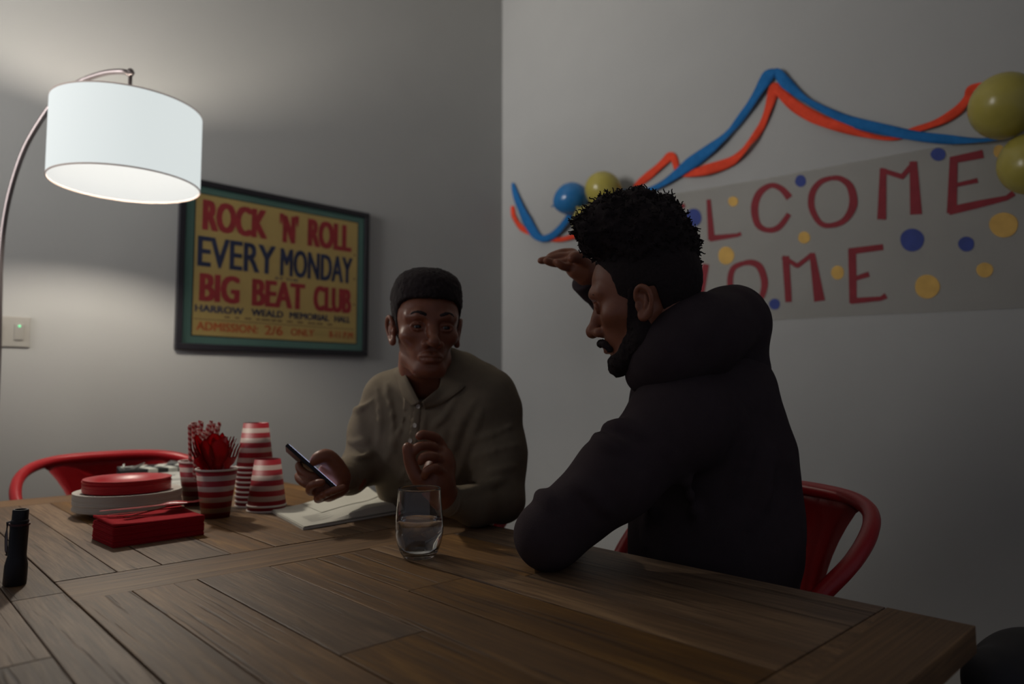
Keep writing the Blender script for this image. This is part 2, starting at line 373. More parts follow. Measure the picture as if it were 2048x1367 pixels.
# ================================================================== table
def wood(name, axis):
    m = bpy.data.materials.new(name); m.use_nodes = True; nt = m.node_tree; b = nt.nodes['Principled BSDF']; N = nt.nodes.new; L = nt.links.new
    tc = N('ShaderNodeTexCoord'); at = N('ShaderNodeAttribute'); at.attribute_name = 'plank'
    off = N('ShaderNodeVectorMath'); off.operation = 'MULTIPLY_ADD'; off.inputs[1].default_value = (7, 13, 3)
    L(at.outputs['Vector'], off.inputs[0]); L(tc.outputs['Object'], off.inputs[2])
    def noise(sc_along, sc_across, detail=6, rough=0.6, dist=0.0):
        mp = N('ShaderNodeMapping'); s = (sc_across, sc_along, sc_across) if axis == 'Y' else (sc_along, sc_across, sc_across)
        mp.inputs['Scale'].default_value = s; L(off.outputs[0], mp.inputs[0])
        n = N('ShaderNodeTexNoise'); n.inputs['Scale'].default_value = 1; n.inputs['Detail'].default_value = detail; n.inputs['Roughness'].default_value = rough; n.inputs['Distortion'].default_value = dist
        L(mp.outputs[0], n.inputs['Vector']); return n
    big = noise(1.6, 9, 4, 0.55, 0.6); fine = noise(7, 150, 6, 0.7, 0.3); mid = noise(3.0, 45, 5, 0.6, 0.8)
    r1 = N('ShaderNodeValToRGB'); cr = r1.color_ramp
    cr.elements[0].position = 0.25; cr.elements[0].color = srgb(66, 52, 41); cr.elements[1].position = 0.75; cr.elements[1].color = srgb(168, 138, 106)
    e = cr.elements.new(0.5); e.color = srgb(112, 89, 68)
    mx = N('ShaderNodeMath'); mx.operation = 'MULTIPLY_ADD'; mx.inputs[1].default_value = 0.45; L(fine.outputs['Fac'], mx.inputs[0])
    m2 = N('ShaderNodeMath'); m2.operation = 'MULTIPLY_ADD'; m2.inputs[1].default_value = 0.40; L(mid.outputs['Fac'], m2.inputs[0]); 
    m3 = N('ShaderNodeMath'); m3.operation = 'MULTIPLY'; m3.inputs[1].default_value = 0.35; L(big.outputs['Fac'], m3.inputs[0])
    L(m3.outputs[0], m2.inputs[2]); L(m2.outputs[0], mx.inputs[2])
    sub = N('ShaderNodeMath'); sub.operation = 'SUBTRACT'; sub.inputs[1].default_value = 0.10; L(mx.outputs[0], sub.inputs[0]); L(sub.outputs[0], r1.inputs[0])
    # each board has its own tone
    hsv = N('ShaderNodeHueSaturation'); sep = N('ShaderNodeSeparateXYZ'); L(at.outputs['Vector'], sep.inputs[0])
    mr = N('ShaderNodeMapRange'); mr.inputs[3].default_value = 0.66; mr.inputs[4].default_value = 1.22; L(sep.outputs[0], mr.inputs[0]); L(mr.outputs[0], hsv.inputs['Value'])
    ms = N('ShaderNodeMapRange'); ms.inputs[3].default_value = 0.9; ms.inputs[4].default_value = 1.45; L(sep.outputs[1], ms.inputs[0]); L(ms.outputs[0], hsv.inputs['Saturation'])
    L(r1.outputs[0], hsv.inputs['Color'])
    # long dark checks in the grain
    ck = noise(2.2, 75, 3, 0.5, 1.2); cr2 = N('ShaderNodeValToRGB'); cr2.color_ramp.elements[0].position = 0.60; cr2.color_ramp.elements[0].color = (1, 1, 1, 1)
    cr2.color_ramp.elements[1].position = 0.70; cr2.color_ramp.elements[1].color = (0.42, 0.37, 0.34, 1); L(ck.outputs['Fac'], cr2.inputs[0])
    mul = N('ShaderNodeMix'); mul.data_type = 'RGBA'; mul.blend_type = 'MULTIPLY'; mul.inputs['Factor'].default_value = 1
    L(hsv.outputs[0], mul.inputs['A']); L(cr2.outputs[0], mul.inputs['B']); L(mul.outputs['Result'], b.inputs['Base Color'])
    bp = N('ShaderNodeBump'); bp.inputs['Strength'].default_value = 0.55; bp.inputs['Distance'].default_value = 0.002
    ad = N('ShaderNodeMath'); ad.operation = 'ADD'; L(cr2.outputs[0], ad.inputs[0]); L(mx.outputs[0], ad.inputs[1]); L(ad.outputs[0], bp.inputs['Height']); L(bp.outputs[0], b.inputs['Normal'])
    b.inputs['Roughness'].default_value = 0.55; b.inputs['Specular IOR Level'].default_value = 0.4
    return m
m_wy = wood('reclaimed_wood_lengthwise', 'Y'); m_wx = wood('reclaimed_wood_crosswise', 'X')
TX0, TX1, TY0, TY1, TZ = 0.115, 1.068, 0.258, 2.372, 0.75
tb = thing('dining_table', 'large reclaimed wood plank dining table in the foreground', 'table', (0.59, 1.31, 0))
bm = bmesh.new(); TO = Vector((0.59, 1.31, 0)); rnd = random.Random(11); attrs = []
def plank(x0, x1, y0, y1, axis, tone=None):
    n0 = len(bm.verts); f0 = len(bm.faces); g = 0.0008
    dz = rnd.uniform(-0.0008, 0.0004)
    bx(bm, x0 + g - TO.x, x1 - g - TO.x, y0 + g - TO.y, y1 - g - TO.y, 0.715, TZ + dz, 0.0018)
    bm.verts.ensure_lookup_table(); bm.faces.ensure_lookup_table()
    c = (rnd.random() if tone is None else tone, rnd.random(), rnd.random() * 5)
    attrs.extend([c] * (len(bm.verts) - n0))
    for i in range(f0, len(bm.faces)): bm.faces[i].material_index = 1 if axis == 'X' else 0
yb0, yb1, ye, yf = 1.178, 1.315, 0.366, 2.235
plank(TX0, TX1, TY0, ye, 'X', 0.45); plank(TX0, TX1, yf, TY1, 'X', 0.75); plank(0.252, TX1, yb0, yb1, 'X', 0.6)
for a, b_ in ((ye, 0.95), (0.95, 1.72), (1.72, yf)): plank(TX0, 0.185, a, b_, 'Y')
for a, b_ in ((ye, 1.24), (1.24, yf)): plank(0.185, 0.252, a, b_, 'Y')
for e0, e1, sd in ((ye, yb0, 0), (yb1, yf, 1)):
    x = 0.252; ws = [0.075, 0.095, 0.12, 0.088, 0.11, 0.076, 0.13] if not sd else [0.09, 0.07, 0.12, 0.085, 0.13, 0.09, 0.11]
    tones = [0.35, 0.8, 0.45, 0.62, 0.38, 0.75, 0.5]
    for w, tn in zip(ws, tones):
        x1 = min(x + w, TX1)
        if TX1 - x1 < 0.03: x1 = TX1
        if w > 0.1:
            sp = e0 + (e1 - e0) * rnd.uniform(.35, .7); plank(x, x1, e0, sp, 'Y', tn); plank(x, x1, sp, e1, 'Y')
        else: plank(x, x1, e0, e1, 'Y', tn)
        x = x1
        if x >= TX1 - 1e-6: break
    if x < TX1 - 1e-6: plank(x, TX1, e0, e1, 'Y', 0.5)
bx(bm, TX0 + .004 - TO.x, TX1 - .004 - TO.x, TY0 + .004 - TO.y, TY1 - .004 - TO.y, 0.712, 0.742); attrs.extend([(0.0, 0.5, 1.0)] * (len(bm.verts) - len(attrs)))
me = bpy.data.meshes.new('tabletop'); bm.to_mesh(me); bm.free()
ttop = bpy.data.objects.new('tabletop', me); COL.objects.link(ttop); ttop.parent = tb
me.materials.append(m_wy); me.materials.append(m_wx)
ca = me.attributes.new('plank', 'FLOAT_VECTOR', 'POINT'); ca.data.foreach_set('vector', [c for t in attrs for c in t])
m_tw = mat('dark_table_wood', srgb(70, 54, 44), 0.6, vary=0.2, vscale=15)
bm = bmesh.new()
for a in ((TX0 + .06, TX1 - .06, TY0 + .06, TY0 + .085), (TX0 + .06, TX1 - .06, TY1 - .085, TY1 - .06), (TX0 + .06, TX0 + .085, TY0 + .085, TY1 - .085), (TX1 - .085, TX1 - .06, TY0 + .085, TY1 - .085)):
    bx(bm, a[0] - TO.x, a[1] - TO.x, a[2] - TO.y, a[3] - TO.y, 0.62, 0.712)
obj('apron', bm, m_tw, tb)
for x in (TX0 + .045, TX1 - .135):
    for y in (TY0 + .045, TY1 - .135):
        bm = bmesh.new(); bx(bm, x - TO.x, x + .09 - TO.x, y - TO.y, y + .09 - TO.y, 0, 0.712, 0.004); obj('leg', bm, m_tw, tb)

# ================================================================== red metal armchairs
m_rm = mat('red_painted_metal', srgb(168, 24, 32), 0.33, spec=0.5, vary=0.04)
def make_chair(label):
    t = thing('armchair', label, 'chair', (0, 0, 0), 0, 'red metal armchairs')
    bm = bmesh.new()                                     # pressed seat, chair faces -Y
    n = 14; V = []
    for i in range(n + 1):
        for j in range(n + 1):
            a = -1 + 2 * i / n; b = -1 + 2 * j / n
            x = a * (0.185 - 0.02 * (b > 0) * b) * math.sqrt(1 - 0.22 * b * b); y = b * 0.18 * math.sqrt(1 - 0.22 * a * a)
            e = max(abs(a), abs(b)); z = 0.455 - 0.012 * (1 - e ** 4) - (0.02 if e > 0.99 else 0)
            V.append(bm.verts.new((x, y, z)))
    for i in range(n):
        for j in range(n): k = i * (n + 1) + j; bm.faces.new((V[k], V[k + n + 1], V[k + n + 2], V[k + 1]))
    bmesh.ops.solidify(bm, geom=bm.faces, thickness=0.002); obj('seat', bm, m_rm, t, True)
    for sx, sy in ((-1, -1), (1, -1), (-1, 1), (1, 1)):
        bm = bmesh.new(); tube(bm, [(sx * .15, sy * .14, .445), (sx * .19, sy * .185, .22), (sx * .225, sy * .225, 0.0)], [.017, .014, .011], 10, flat=0.8); obj('leg', bm, m_rm, t, True)
    bm = bmesh.new()                                     # rail: back hoop that sweeps into both arms
    half = [(0, .235, .832), (.08, .233, .831), (.16, .222, .826), (.225, .185, .812), (.268, .12, .785), (.284, .045, .742), (.272, -.025, .692), (.250, -.085, .635), (.222, -.130, .565), (.185, -.155, .500), (.165, -.150, .447)]
    pts = [(-x, y, z) for x, y, z in half[::-1]] + half[1:]
    tube(bm, catmull(pts, 5), 0.016, 12, flat=1.0); obj('armrest_rail', bm, m_rm, t, True)
    bm = bmesh.new(); rows = []                          # back splat, wide at the rail, waisted above the seat
    for k in range(13):
        f = k / 12; z = 0.832 - f * 0.385
        hw = 0.085 + 0.125 * (1 - f) ** 3.2; y = 0.235 - 0.055 * f ** 1.1
        row = []
        for i in range(11):
            a = -1 + i / 5; x = a * hw
            yy = y - 0.55 * x * x * (1 - f) * 1.6 + 0.010 * (abs(a) < 0.45) * (f > .12)
            zz = z - (0.012 * a * a if k == 0 else 0)
            row.append(bm.verts.new((x, yy, zz)))
        rows.append(row)
    for k in range(12):
        for i in range(10): bm.faces.new((rows[k][i], rows[k][i + 1], rows[k + 1][i + 1], rows[k + 1][i]))
    bmesh.ops.solidify(bm, geom=bm.faces, thickness=0.003); obj('backrest', bm, m_rm, t, True)
    bm = bmesh.new()
    tube(bm, [(-.195, -.19, .2), (0, -.02, .215), (.195, .19, .2)], .007, 8); tube(bm, [(.195, -.19, .2), (0, -.02, .2), (-.195, .19, .2)], .007, 8); obj('cross_brace', bm, m_rm, t, True)
    return t
# yaw 0 faces -Y ; yaw -90 deg faces -X
chair0 = make_chair('red metal armchair at the far end of the table, beyond the plate stacks')
chair0.location = (0.655, 2.435, 0); chair0.rotation_euler = (0, 0, R_(0))
dup(chair0, (1.36, 0.797, 0), R_(-105), 'red metal armchair behind the man in the black hoodie, nearest the camera')
dup(chair0, (1.225, 1.69, 0), R_(-64), 'red metal armchair under the man in the olive shirt')

# ================================================================== arc lamp
m_steel = mat('brushed_steel', srgb(112, 104, 104), 0.4, metal=0.9, vary=0.04)
lc = P(255, 300, 2.23); LZ0, LZ1, LR = 1.701, 1.945, 0.215
poleb = P(-2, 700, 2.36)
lamp = thing('arc_floor_lamp', 'arched floor lamp with a glowing white drum shade above the far end of the table', 'lamp', (poleb.x, poleb.y, 0))
LO = Vector((poleb.x, poleb.y, 0))
bm = bmesh.new(); lathe(bm, [(0, 0), (.15, 0), (.155, .006), (.155, .026), (.148, .032), (.02, .034), (.014, .06), (0, .06)], 48); autosmooth(obj('base', bm, mat('dark_marble', srgb(40, 40, 44), 0.25, vary=0.3, vscale=12), lamp))
arm = [(poleb.x, poleb.y, 0.05), (poleb.x, poleb.y, 0.6), (poleb.x, poleb.y, 1.1)] + [tuple(P(u, v, d)) for u, v, d in
    ((-1, 600, 2.36), (1, 520, 2.36), (9, 440, 2.355), (24, 370, 2.35), (48, 300, 2.34), (78, 246, 2.325), (112, 200, 2.31), (155, 166, 2.29), (205, 147, 2.26), (245, 143, 2.24))] + [(lc.x, lc.y, P(258, 144, 2.23).z)]
bm = bmesh.new(); tube(bm, [Vector(a) - LO for a in catmull(arm, 8)], 0.0085, 12); obj('arched_pole', bm, m_steel, lamp, True)
bm = bmesh.new(); zt = P(258, 140, 2.23).z
tube(bm, [Vector((lc.x, lc.y, zt + .012)) - LO, Vector((lc.x, lc.y, LZ1 - .03)) - LO], 0.006, 10)
lathe(bm, [(0, -.012), (.008, -.01), (.0125, 0), (.008, .01), (0, .012)], 16, Vector((lc.x, lc.y, zt)) - LO); obj('hanging_stem', bm, m_steel, lamp, True)
# drum shade: glowing fabric, white lining
m_shade = mat('lit_shade_fabric', (0.10, 0.10, 0.10), 0.9, spec=0.0, emit=(0.93, 1.0, 0.99), estr=SHADE_GLOW)
m_lin = mat('lit_shade_lining', (0.02, 0.02, 0.02), 1.0, spec=0.0, emit=(0.97, 1.0, 0.99), estr=0.62)
sc_ = Vector((lc.x, lc.y, 0)) - LO
bm = bmesh.new(); lathe(bm, [(LR, LZ0), (LR, LZ1)], 96, sc_); obj('lamp_shade', bm, m_shade, lamp, True)
sh = lamp.children[-1]
bm = bmesh.new(); lathe(bm, [(LR - .0015, LZ1), (LR - .0015, LZ0)], 96, sc_); obj('shade_lining', bm, m_lin, sh, True)
m_hem = mat('shade_hem', srgb(120, 104, 96), 0.8, emit=(0.8, 0.7, 0.66), estr=0.16, vary=0.02)
for z in (LZ0, LZ1 - .003):
    bm = bmesh.new(); lathe(bm, [(LR - .0022, z - .001), (LR + .001, z - .001), (LR + .001, z + .003), (LR - .0022, z + .003)], 96, sc_, close=True); obj('shade_hem', bm, m_hem, sh)
bm = bmesh.new()
for k in range(3):
    a = 2 * PI * k / 3 + .4; tube(bm, [sc_ + Vector((0, 0, LZ1 - .03)), sc_ + Vector((LR * .98 * math.cos(a), LR * .98 * math.sin(a), LZ1 - .012))], .0016, 6)
obj('spider_frame', bm, m_steel, sh)
BZ = 1.825
bm = bmesh.new(); lathe(bm, [(0, LZ1 - .02), (.019, LZ1 - .02), (.019, BZ + .048), (0, BZ + .048)], 20, sc_); autosmooth(obj('socket', bm, m_steel, lamp))
bm = bmesh.new(); bmesh.ops.create_icosphere(bm, subdivisions=2, radius=0.040)
for v in bm.verts: v.co = Vector((v.co.x, v.co.y, v.co.z * 1.1)) + sc_ + Vector((0, 0, BZ))
m_bulb = mat('lit_bulb', (1, 1, 1), 0.5, emit=(1.0, 0.91, 0.78), estr=BULB_POWER); obj('bulb', bm, m_bulb, lamp, True)

# ================================================================== things on the table
# ---- plates
def make_plate(name, R, m, label, group):
    t = 0.0037; s = R / 0.12; bm = bmesh.new()
    lathe(bm, [(0, 0), (.080 * s, 0), (.092 * s, .007), (.105 * s, .0125), (.1185 * s, .0135), (.12 * s, .0148), (.12 * s, .0135 + t), (.1185 * s, .0139 + t), (.105 * s, .0122 + t), (.090 * s, .0065 + t), (.079 * s, t), (0, t)], 72)
    o = autosmooth(obj(name, bm, m), 50); return tag(o, label, 'plate', group)
m_wp = mat('white_paper_plate', srgb(196, 192, 184), 0.7, spec=0.2, vary=0.02)
m_rp = mat('red_plastic', srgb(178, 20, 34), 0.35, spec=0.4, vary=0.04)
wc = Vector((0.522, 1.935, TZ)); w0 = make_plate('paper_plate', 0.12, m_wp, 'white paper plate in the stack below the red plates', 'white paper plates in a stack')
WPN = 11
for k in range(WPN):
    o = w0 if k == 0 else dup(w0)
    o.location = wc + Vector((rnd.uniform(-.0012, .0012), rnd.uniform(-.0012, .0012), k * .0038 + .0002)); o.rotation_euler = (0, 0, rnd.random() * 6)
    if k == WPN - 1: o['label'] = 'topmost white paper plate, directly under the red plate stack'
r0 = make_plate('party_plate', 0.098, m_rp, 'red plate in the stack on top of the white plates', 'red plates in a stack')
for k in range(8):
    o = r0 if k == 0 else dup(r0)
    o.location = wc + Vector((-.003 + rnd.uniform(-.001, .001), rnd.uniform(-.001, .001), (WPN - 1) * .0038 + .0042 + k * .0038)); o.rotation_euler = (0, 0, rnd.random() * 6)
    if k == 7: o['label'] = 'topmost red plate of the stack, its well facing up under the lamp'
# ---- striped cups
def striped(name, H, n):
    m = bpy.data.materials.new(name); m.use_nodes = True; nt = m.node_tree; b = nt.nodes['Principled BSDF']; N = nt.nodes.new; L = nt.links.new
    tc = N('ShaderNodeTexCoord'); s = N('ShaderNodeSeparateXYZ'); L(tc.outputs['Object'], s.inputs[0])
    a = N('ShaderNodeMath'); a.operation = 'MULTIPLY_ADD'; a.inputs[1].default_value = n / H; a.inputs[2].default_value = 10.0; L(s.outputs['Z'], a.inputs[0])
    f = N('ShaderNodeMath'); f.operation = 'FRACT'; L(a.outputs[0], f.inputs[0])
    g = N('ShaderNodeMath'); g.operation = 'LESS_THAN'; g.inputs[1].default_value = 0.52; L(f.outputs[0], g.inputs[0])
    mx = N('ShaderNodeMix'); mx.data_type = 'RGBA'; mx.inputs['A'].default_value = srgb(180, 158, 150); mx.inputs['B'].default_value = srgb(150, 26, 40)
    L(g.outputs[0], mx.inputs['Factor']); L(mx.outputs['Result'], b.inputs['Base Color']); b.inputs['Roughness'].default_value = 0.5; b.inputs['Specular IOR Level'].default_value = 0.35
    return m
CH = 0.116; CR1, CR0 = 0.0465, 0.0315
m_cup = striped('red_striped_paper', CH, 4.6); m_cream = mat('white_paper', srgb(205, 196, 188), 0.7, vary=0.02)
def make_cup(label, group):
    t = thing('paper_cup', label, 'cup', (0, 0, 0), 0, group)
    bm = bmesh.new(); lathe(bm, [(CR0 - .001, .004), (CR0, 0), (CR1, CH - .004), (CR1 - .0006, CH - .004), (CR0 - .0006, .0045)], 64); obj('cup_wall', bm, m_cup, t, True)
    bm = bmesh.new(); lathe(bm, [(CR1 - .0012, CH - .005), (CR1 + .0014, CH - .005), (CR1 + .002, CH - .002), (CR1 + .0014, CH), (CR1 - .0008, CH)], 64, close=True); obj('rolled_rim', bm, m_cream, t, True)
    bm = bmesh.new(); lathe(bm, [(0, .006), (CR0 - .0008, .006), (CR0 - .0008, .008), (0, .008)], 40); obj('cup_base', bm, m_cream, t, True)
    return t
cA = onZ(431, 1033); cB = onZ(393, 1008); cS = onZ(508, 1010); cF = onZ(533, 1020)
cup = make_cup('red and white striped paper cup holding red plastic cutlery', None); cup.location = cA
dup(cup, cB, 1, 'red and white striped paper cup holding striped straws, behind the cutlery cup')
def inv(loc, label, group, k):
    o = dup(cup, loc, k * 1.3, label); o.rotation_euler = (PI, 0, k * 1.3); o['group'] = group; return o
for k in range(2): inv(cF + Vector((0, 0, CH + k * .0125)), ['lower striped cup of the short upside-down pair, only its rim showing', 'upper striped cup of the short upside-down pair beside the phone'][k], 'upside-down striped cups in the short stack', k)
for k in range(9): inv(cS + Vector((0, 0, CH + k * .0125)), 'top cup of the tall upside-down striped stack behind' if k == 8 else 'upside-down striped cup in the tall stack, mostly its rim band showing', 'upside-down striped cups in the tall stack', k)
# ---- striped straws
def spiral_mat():
    m = bpy.data.materials.new('striped_straw_paper'); m.use_nodes = True; nt = m.node_tree; b = nt.nodes['Principled BSDF']; N = nt.nodes.new; L = nt.links.new
    tc = N('ShaderNodeTexCoord'); s = N('ShaderNodeSeparateXYZ'); L(tc.outputs['Object'], s.inputs[0])
    at = N('ShaderNodeMath'); at.operation = 'ARCTAN2'; L(s.outputs['Y'], at.inputs[0]); L(s.outputs['X'], at.inputs[1])
    a = N('ShaderNodeMath'); a.operation = 'MULTIPLY_ADD'; a.inputs[1].default_value = 1 / (2 * PI); L(at.outputs[0], a.inputs[0])
    z = N('ShaderNodeMath'); z.operation = 'MULTIPLY'; z.inputs[1].default_value = 70; L(s.outputs['Z'], z.inputs[0]); L(z.outputs[0], a.inputs[2])
    f = N('ShaderNodeMath'); f.operation = 'FRACT'; L(a.outputs[0], f.inputs[0]); g = N('ShaderNodeMath'); g.operation = 'LESS_THAN'; g.inputs[1].default_value = 0.5; L(f.outputs[0], g.inputs[0])
    mx = N('ShaderNodeMix'); mx.data_type = 'RGBA'; mx.inputs['A'].default_value = srgb(196, 170, 162); mx.inputs['B'].default_value = srgb(158, 28, 40)
    L(g.outputs[0], mx.inputs['Factor']); L(mx.outputs['Result'], b.inputs['Base Color']); b.inputs['Roughness'].default_value = 0.6
    return m
m_st = spiral_mat(); bm = bmesh.new()
lathe(bm, [(.0046, 0), (.0046, .212), (.0039, .212), (.0039, 0)], 14, close=True); st0 = autosmooth(obj('paper_straw', bm, m_st)); tag(st0, 'red and white striped paper straw in the cup behind the cutlery', 'straw', 'striped straws in the cup')
def aim(o, a, b, roll=0.0):
    d = (Vector(b) - Vector(a)).normalized(); q = Vector((0, 0, 1)).rotation_difference(d)
    o.rotation_euler = (q @ Matrix.Rotation(roll, 3, 'Z').to_quaternion()).to_euler(); o.location = a
tops = [(379, 842, 1.80), (390, 838, 1.84), (397, 846, 1.80), (404, 840, 1.85), (411, 848, 1.79), (418, 840, 1.83), (424, 846, 1.80), (430, 842, 1.86), (437, 841, 1.82), (433, 852, 1.78), (400, 842, 1.87), (422, 843, 1.88), (408, 850, 1.77), (439, 846, 1.86), (394, 849, 1.76), (415, 852, 1.75), (426, 851, 1.76), (385, 846, 1.83)]
for i, tp in enumerate(tops):
    o = st0 if i == 0 else dup(st0)
    a = cB + Vector((rnd.uniform(-.016, .016), rnd.uniform(-.016, .016), 0.010)); b = P(*tp)
    aim(o, a, b, rnd.random() * 6)
    if i == 0: o['label'] = 'leftmost striped straw, standing apart from the rest of the bunch'
# ---- plastic cutlery
def flat_shape(bm, prof, t, dish=0.0, L0=0.0):
    """prof: (z, halfwidth) outline along z; thickness along y"""
    rows = []
    for z, w in prof:
        row = []
        for i in range(5):
            a = -1 + i / 2; row.append(bm.verts.new((a * w, -t / 2 + (dish(z) * (1 - a * a) if dish else 0), z)))
        rows.append(row)
    for k in range(len(rows) - 1):
        for i in range(4): bm.faces.new((rows[k][i], rows[k][i + 1], rows[k + 1][i + 1], rows[k + 1][i]))
handle = [(0, .003), (.004, .006), (.03, .0062), (.07, .0045), (.098, .0042)]
def cut_knife():
    bm = bmesh.new(); flat_shape(bm, handle + [(.106, .0075), (.13, .0085), (.15, .0075), (.162, .0045), (.168, .001)], .002); bmesh.ops.solidify(bm, geom=bm.faces, thickness=.0018)
    return tag(obj('plastic_knife', bm, m_rp, None, True), 'red plastic knife standing blade up in the striped cup', 'knife', 'red plastic knives in the cup')
def cut_spoon():
    d = lambda z: 0.006 * max(0, 1 - ((z - .142) / .028) ** 2)
    bm = bmesh.new(); flat_shape(bm, handle + [(.108, .006), (.118, .012), (.130, .0165), (.142, .018), (.154, .0165), (.164, .0115), (.169, .005), (.171, .001)], .002, d); bmesh.ops.solidify(bm, geom=bm.faces, thickness=.0014)
    return tag(obj('plastic_spoon', bm, m_rp, None, True), 'red plastic spoon standing bowl up in the striped cup', 'spoon', 'red plastic spoons in the cup')
def cut_fork():
    bm = bmesh.new(); d = lambda z: 0.003 * max(0, 1 - ((z - .13) / .03) ** 2)
    flat_shape(bm, handle + [(.108, .006), (.116, .011), (.128, .0125), (.134, .0125)], .002, d)
    for i in range(4):
        x = -.0095 + i * .00633
        r = []
        for z, w, y in ((.133, .0022, .001), (.150, .0018, .0), (.166, .001, .003)): r.append([bm.verts.new((x - w, y, z)), bm.verts.new((x + w, y, z))])
        for k in range(2): bm.faces.new((r[k][0], r[k][1], r[k + 1][1], r[k + 1][0]))
    bmesh.ops.solidify(bm, geom=bm.faces, thickness=.0015)
    return tag(obj('plastic_fork', bm, m_rp, None, True), 'red plastic fork standing tines up in the striped cup', 'fork', 'red plastic forks in the cup')
kn, sp, fk = cut_knife(), cut_spoon(), cut_fork(); used = set()
SCU = 1.14
items = [(kn, 391, 866, 1.65, .9), (kn, 400, 876, 1.63, -.3), (kn, 424, 864, 1.66, .5), (sp, 410, 884, 1.62, -.5), (sp, 438, 880, 1.615, .2), (sp, 449, 884, 1.65, -.6), (fk, 458, 868, 1.66, .9), (fk, 465, 874, 1.64, 1.3), (fk, 473, 882, 1.64, .9), (sp, 428, 886, 1.66, .7), (fk, 386, 884, 1.63, 1.2), (kn, 444, 872, 1.68, .3)]
for src, u, v, d, roll in items:
    o = src if src.name not in used else dup(src)
    used.add(src.name); b = P(u, v, d); dirv = (b - (cA + Vector((0, 0, .012)))).normalized()
    hx = Vector((b.x - cA.x, b.y - cA.y, 0)); off = -hx.normalized() * .014 if hx.length > .001 else Vector()
    a = cA + off + Vector((0, 0, .014)); dirv = (b - a).normalized(); a = b - dirv * .17
    if a.z < cA.z + .011: a = a + dirv * ((cA.z + .011 - a.z) / dirv.z)
    a = b - dirv * .17 * SCU
    if a.z < cA.z + .011: a = a + dirv * ((cA.z + .011 - a.z) / dirv.z)
    aim(o, a, a + dirv, AZ + PI / 2 + roll); o.scale = (SCU * 1.1, SCU, SCU)
# ---- red napkins with cutlery on top
m_nap = mat('red_paper_napkin', srgb(168, 24, 36), 0.9, spec=0.15, bump=0.3, bscale=400, vary=0.05, vscale=30)
nn = onZ(226, 1096); nr = onZ(408, 1069); nl = onZ(170, 1062)
ex = (nr - nn); NWD = ex.length; ex.normalize(); ey = Vector((-ex.y, ex.x, 0)); NDP = 0.125
ang = math.atan2(ex.y, ex.x)
def make_napkin(wave, label):
    bm = bmesh.new(); n = 14; t = .0029; top = {}; 
    def zz(i, j, s):
        a, b = i / n, j / n; e = min(a, 1 - a, b, 1 - b)
        puff = t * (0.2 * min(1, e * 12) ** .5) + t * .8
        z = puff if s else 0.0
        return z + wave * ((0.5 + .5 * math.sin(a * 5 + b * 3)) * (b ** 2) * .8 + (1 - a) ** 4 * .5) * (1.0 if s else 0.55)
    g = [[[bm.verts.new((i / n * NWD, j / n * NDP, zz(i, j, s))) for j in range(n + 1)] for i in range(n + 1)] for s in (0, 1)]
    for i in range(n):
        for j in range(n):
            bm.faces.new((g[1][i][j], g[1][i + 1][j], g[1][i + 1][j + 1], g[1][i][j + 1])); bm.faces.new((g[0][i][j + 1], g[0][i + 1][j + 1], g[0][i + 1][j], g[0][i][j]))
    for i in range(n):
        bm.faces.new((g[0][i][0], g[0][i + 1][0], g[1][i + 1][0], g[1][i][0])); bm.faces.new((g[0][i + 1][n], g[0][i][n], g[1][i][n], g[1][i + 1][n]))
        bm.faces.new((g[0][0][i + 1], g[0][0][i], g[1][0][i], g[1][0][i + 1])); bm.faces.new((g[0][n][i], g[0][n][i + 1], g[1][n][i + 1], g[1][n][i]))
    return tag(obj('paper_napkin', bm, m_nap, None, True), label, 'napkin', 'red napkins in a stack')
nk = make_napkin(0, 'red folded paper napkin in the neat stack in front of the plates')
NN = 13
for k in range(NN):
    o = nk if k == 0 else dup(nk)
    o.location = nn + ex * rnd.uniform(-.0008, .0008) + ey * rnd.uniform(-.0008, .0008) + Vector((0, 0, k * .00295)); o.rotation_euler = (0, 0, ang + rnd.uniform(-.006, .006))
o = make_napkin(.008, 'topmost red napkin of the stack, its back edge puffed up'); o.location = nn + Vector((0, 0, NN * .00295)); o.rotation_euler = (0, 0, ang)
ZN = TZ + (NN + 1) * .00295 + .002
def lie(src, a, b, label, roll=0.0):
    o = dup(src); o.scale = (1, 1, 1); del o['group']; a = Vector(a); d = (Vector(b) - a).normalized()
    y = Vector((0, 0, 1)); x = y.cross(d).normalized(); y = d.cross(x)
    M = Matrix(((x.x, y.x, d.x), (x.y, y.y, d.y), (x.z, y.z, d.z))) @ Matrix.Rotation(roll, 3, 'Z')
    o.rotation_euler = M.to_euler(); o.location = a; o['label'] = label; return o
o_n = lambda fx, fy, z: nn + ex * NWD * fx + ey * NDP * fy + Vector((0, 0, z - TZ))
lie(kn, o_n(.06, .62, ZN + .010), o_n(1.0, .50, ZN + .010), 'red plastic knife lying along the top of the napkins')
lie(sp, o_n(.18, .35, ZN + .006), o_n(1.15, .95, ZN + .014), 'red plastic spoon lying on the napkins toward the striped cup')
lie(fk, o_n(.22, .85, ZN + .013), o_n(1.22, .62, ZN + .016), 'red plastic fork lying on the napkins, its tines past the right end')
lie(sp, o_n(.02, .80, ZN + .016), o_n(.95, .66, ZN + .017), 'red plastic spoon lying at the back of the napkins')
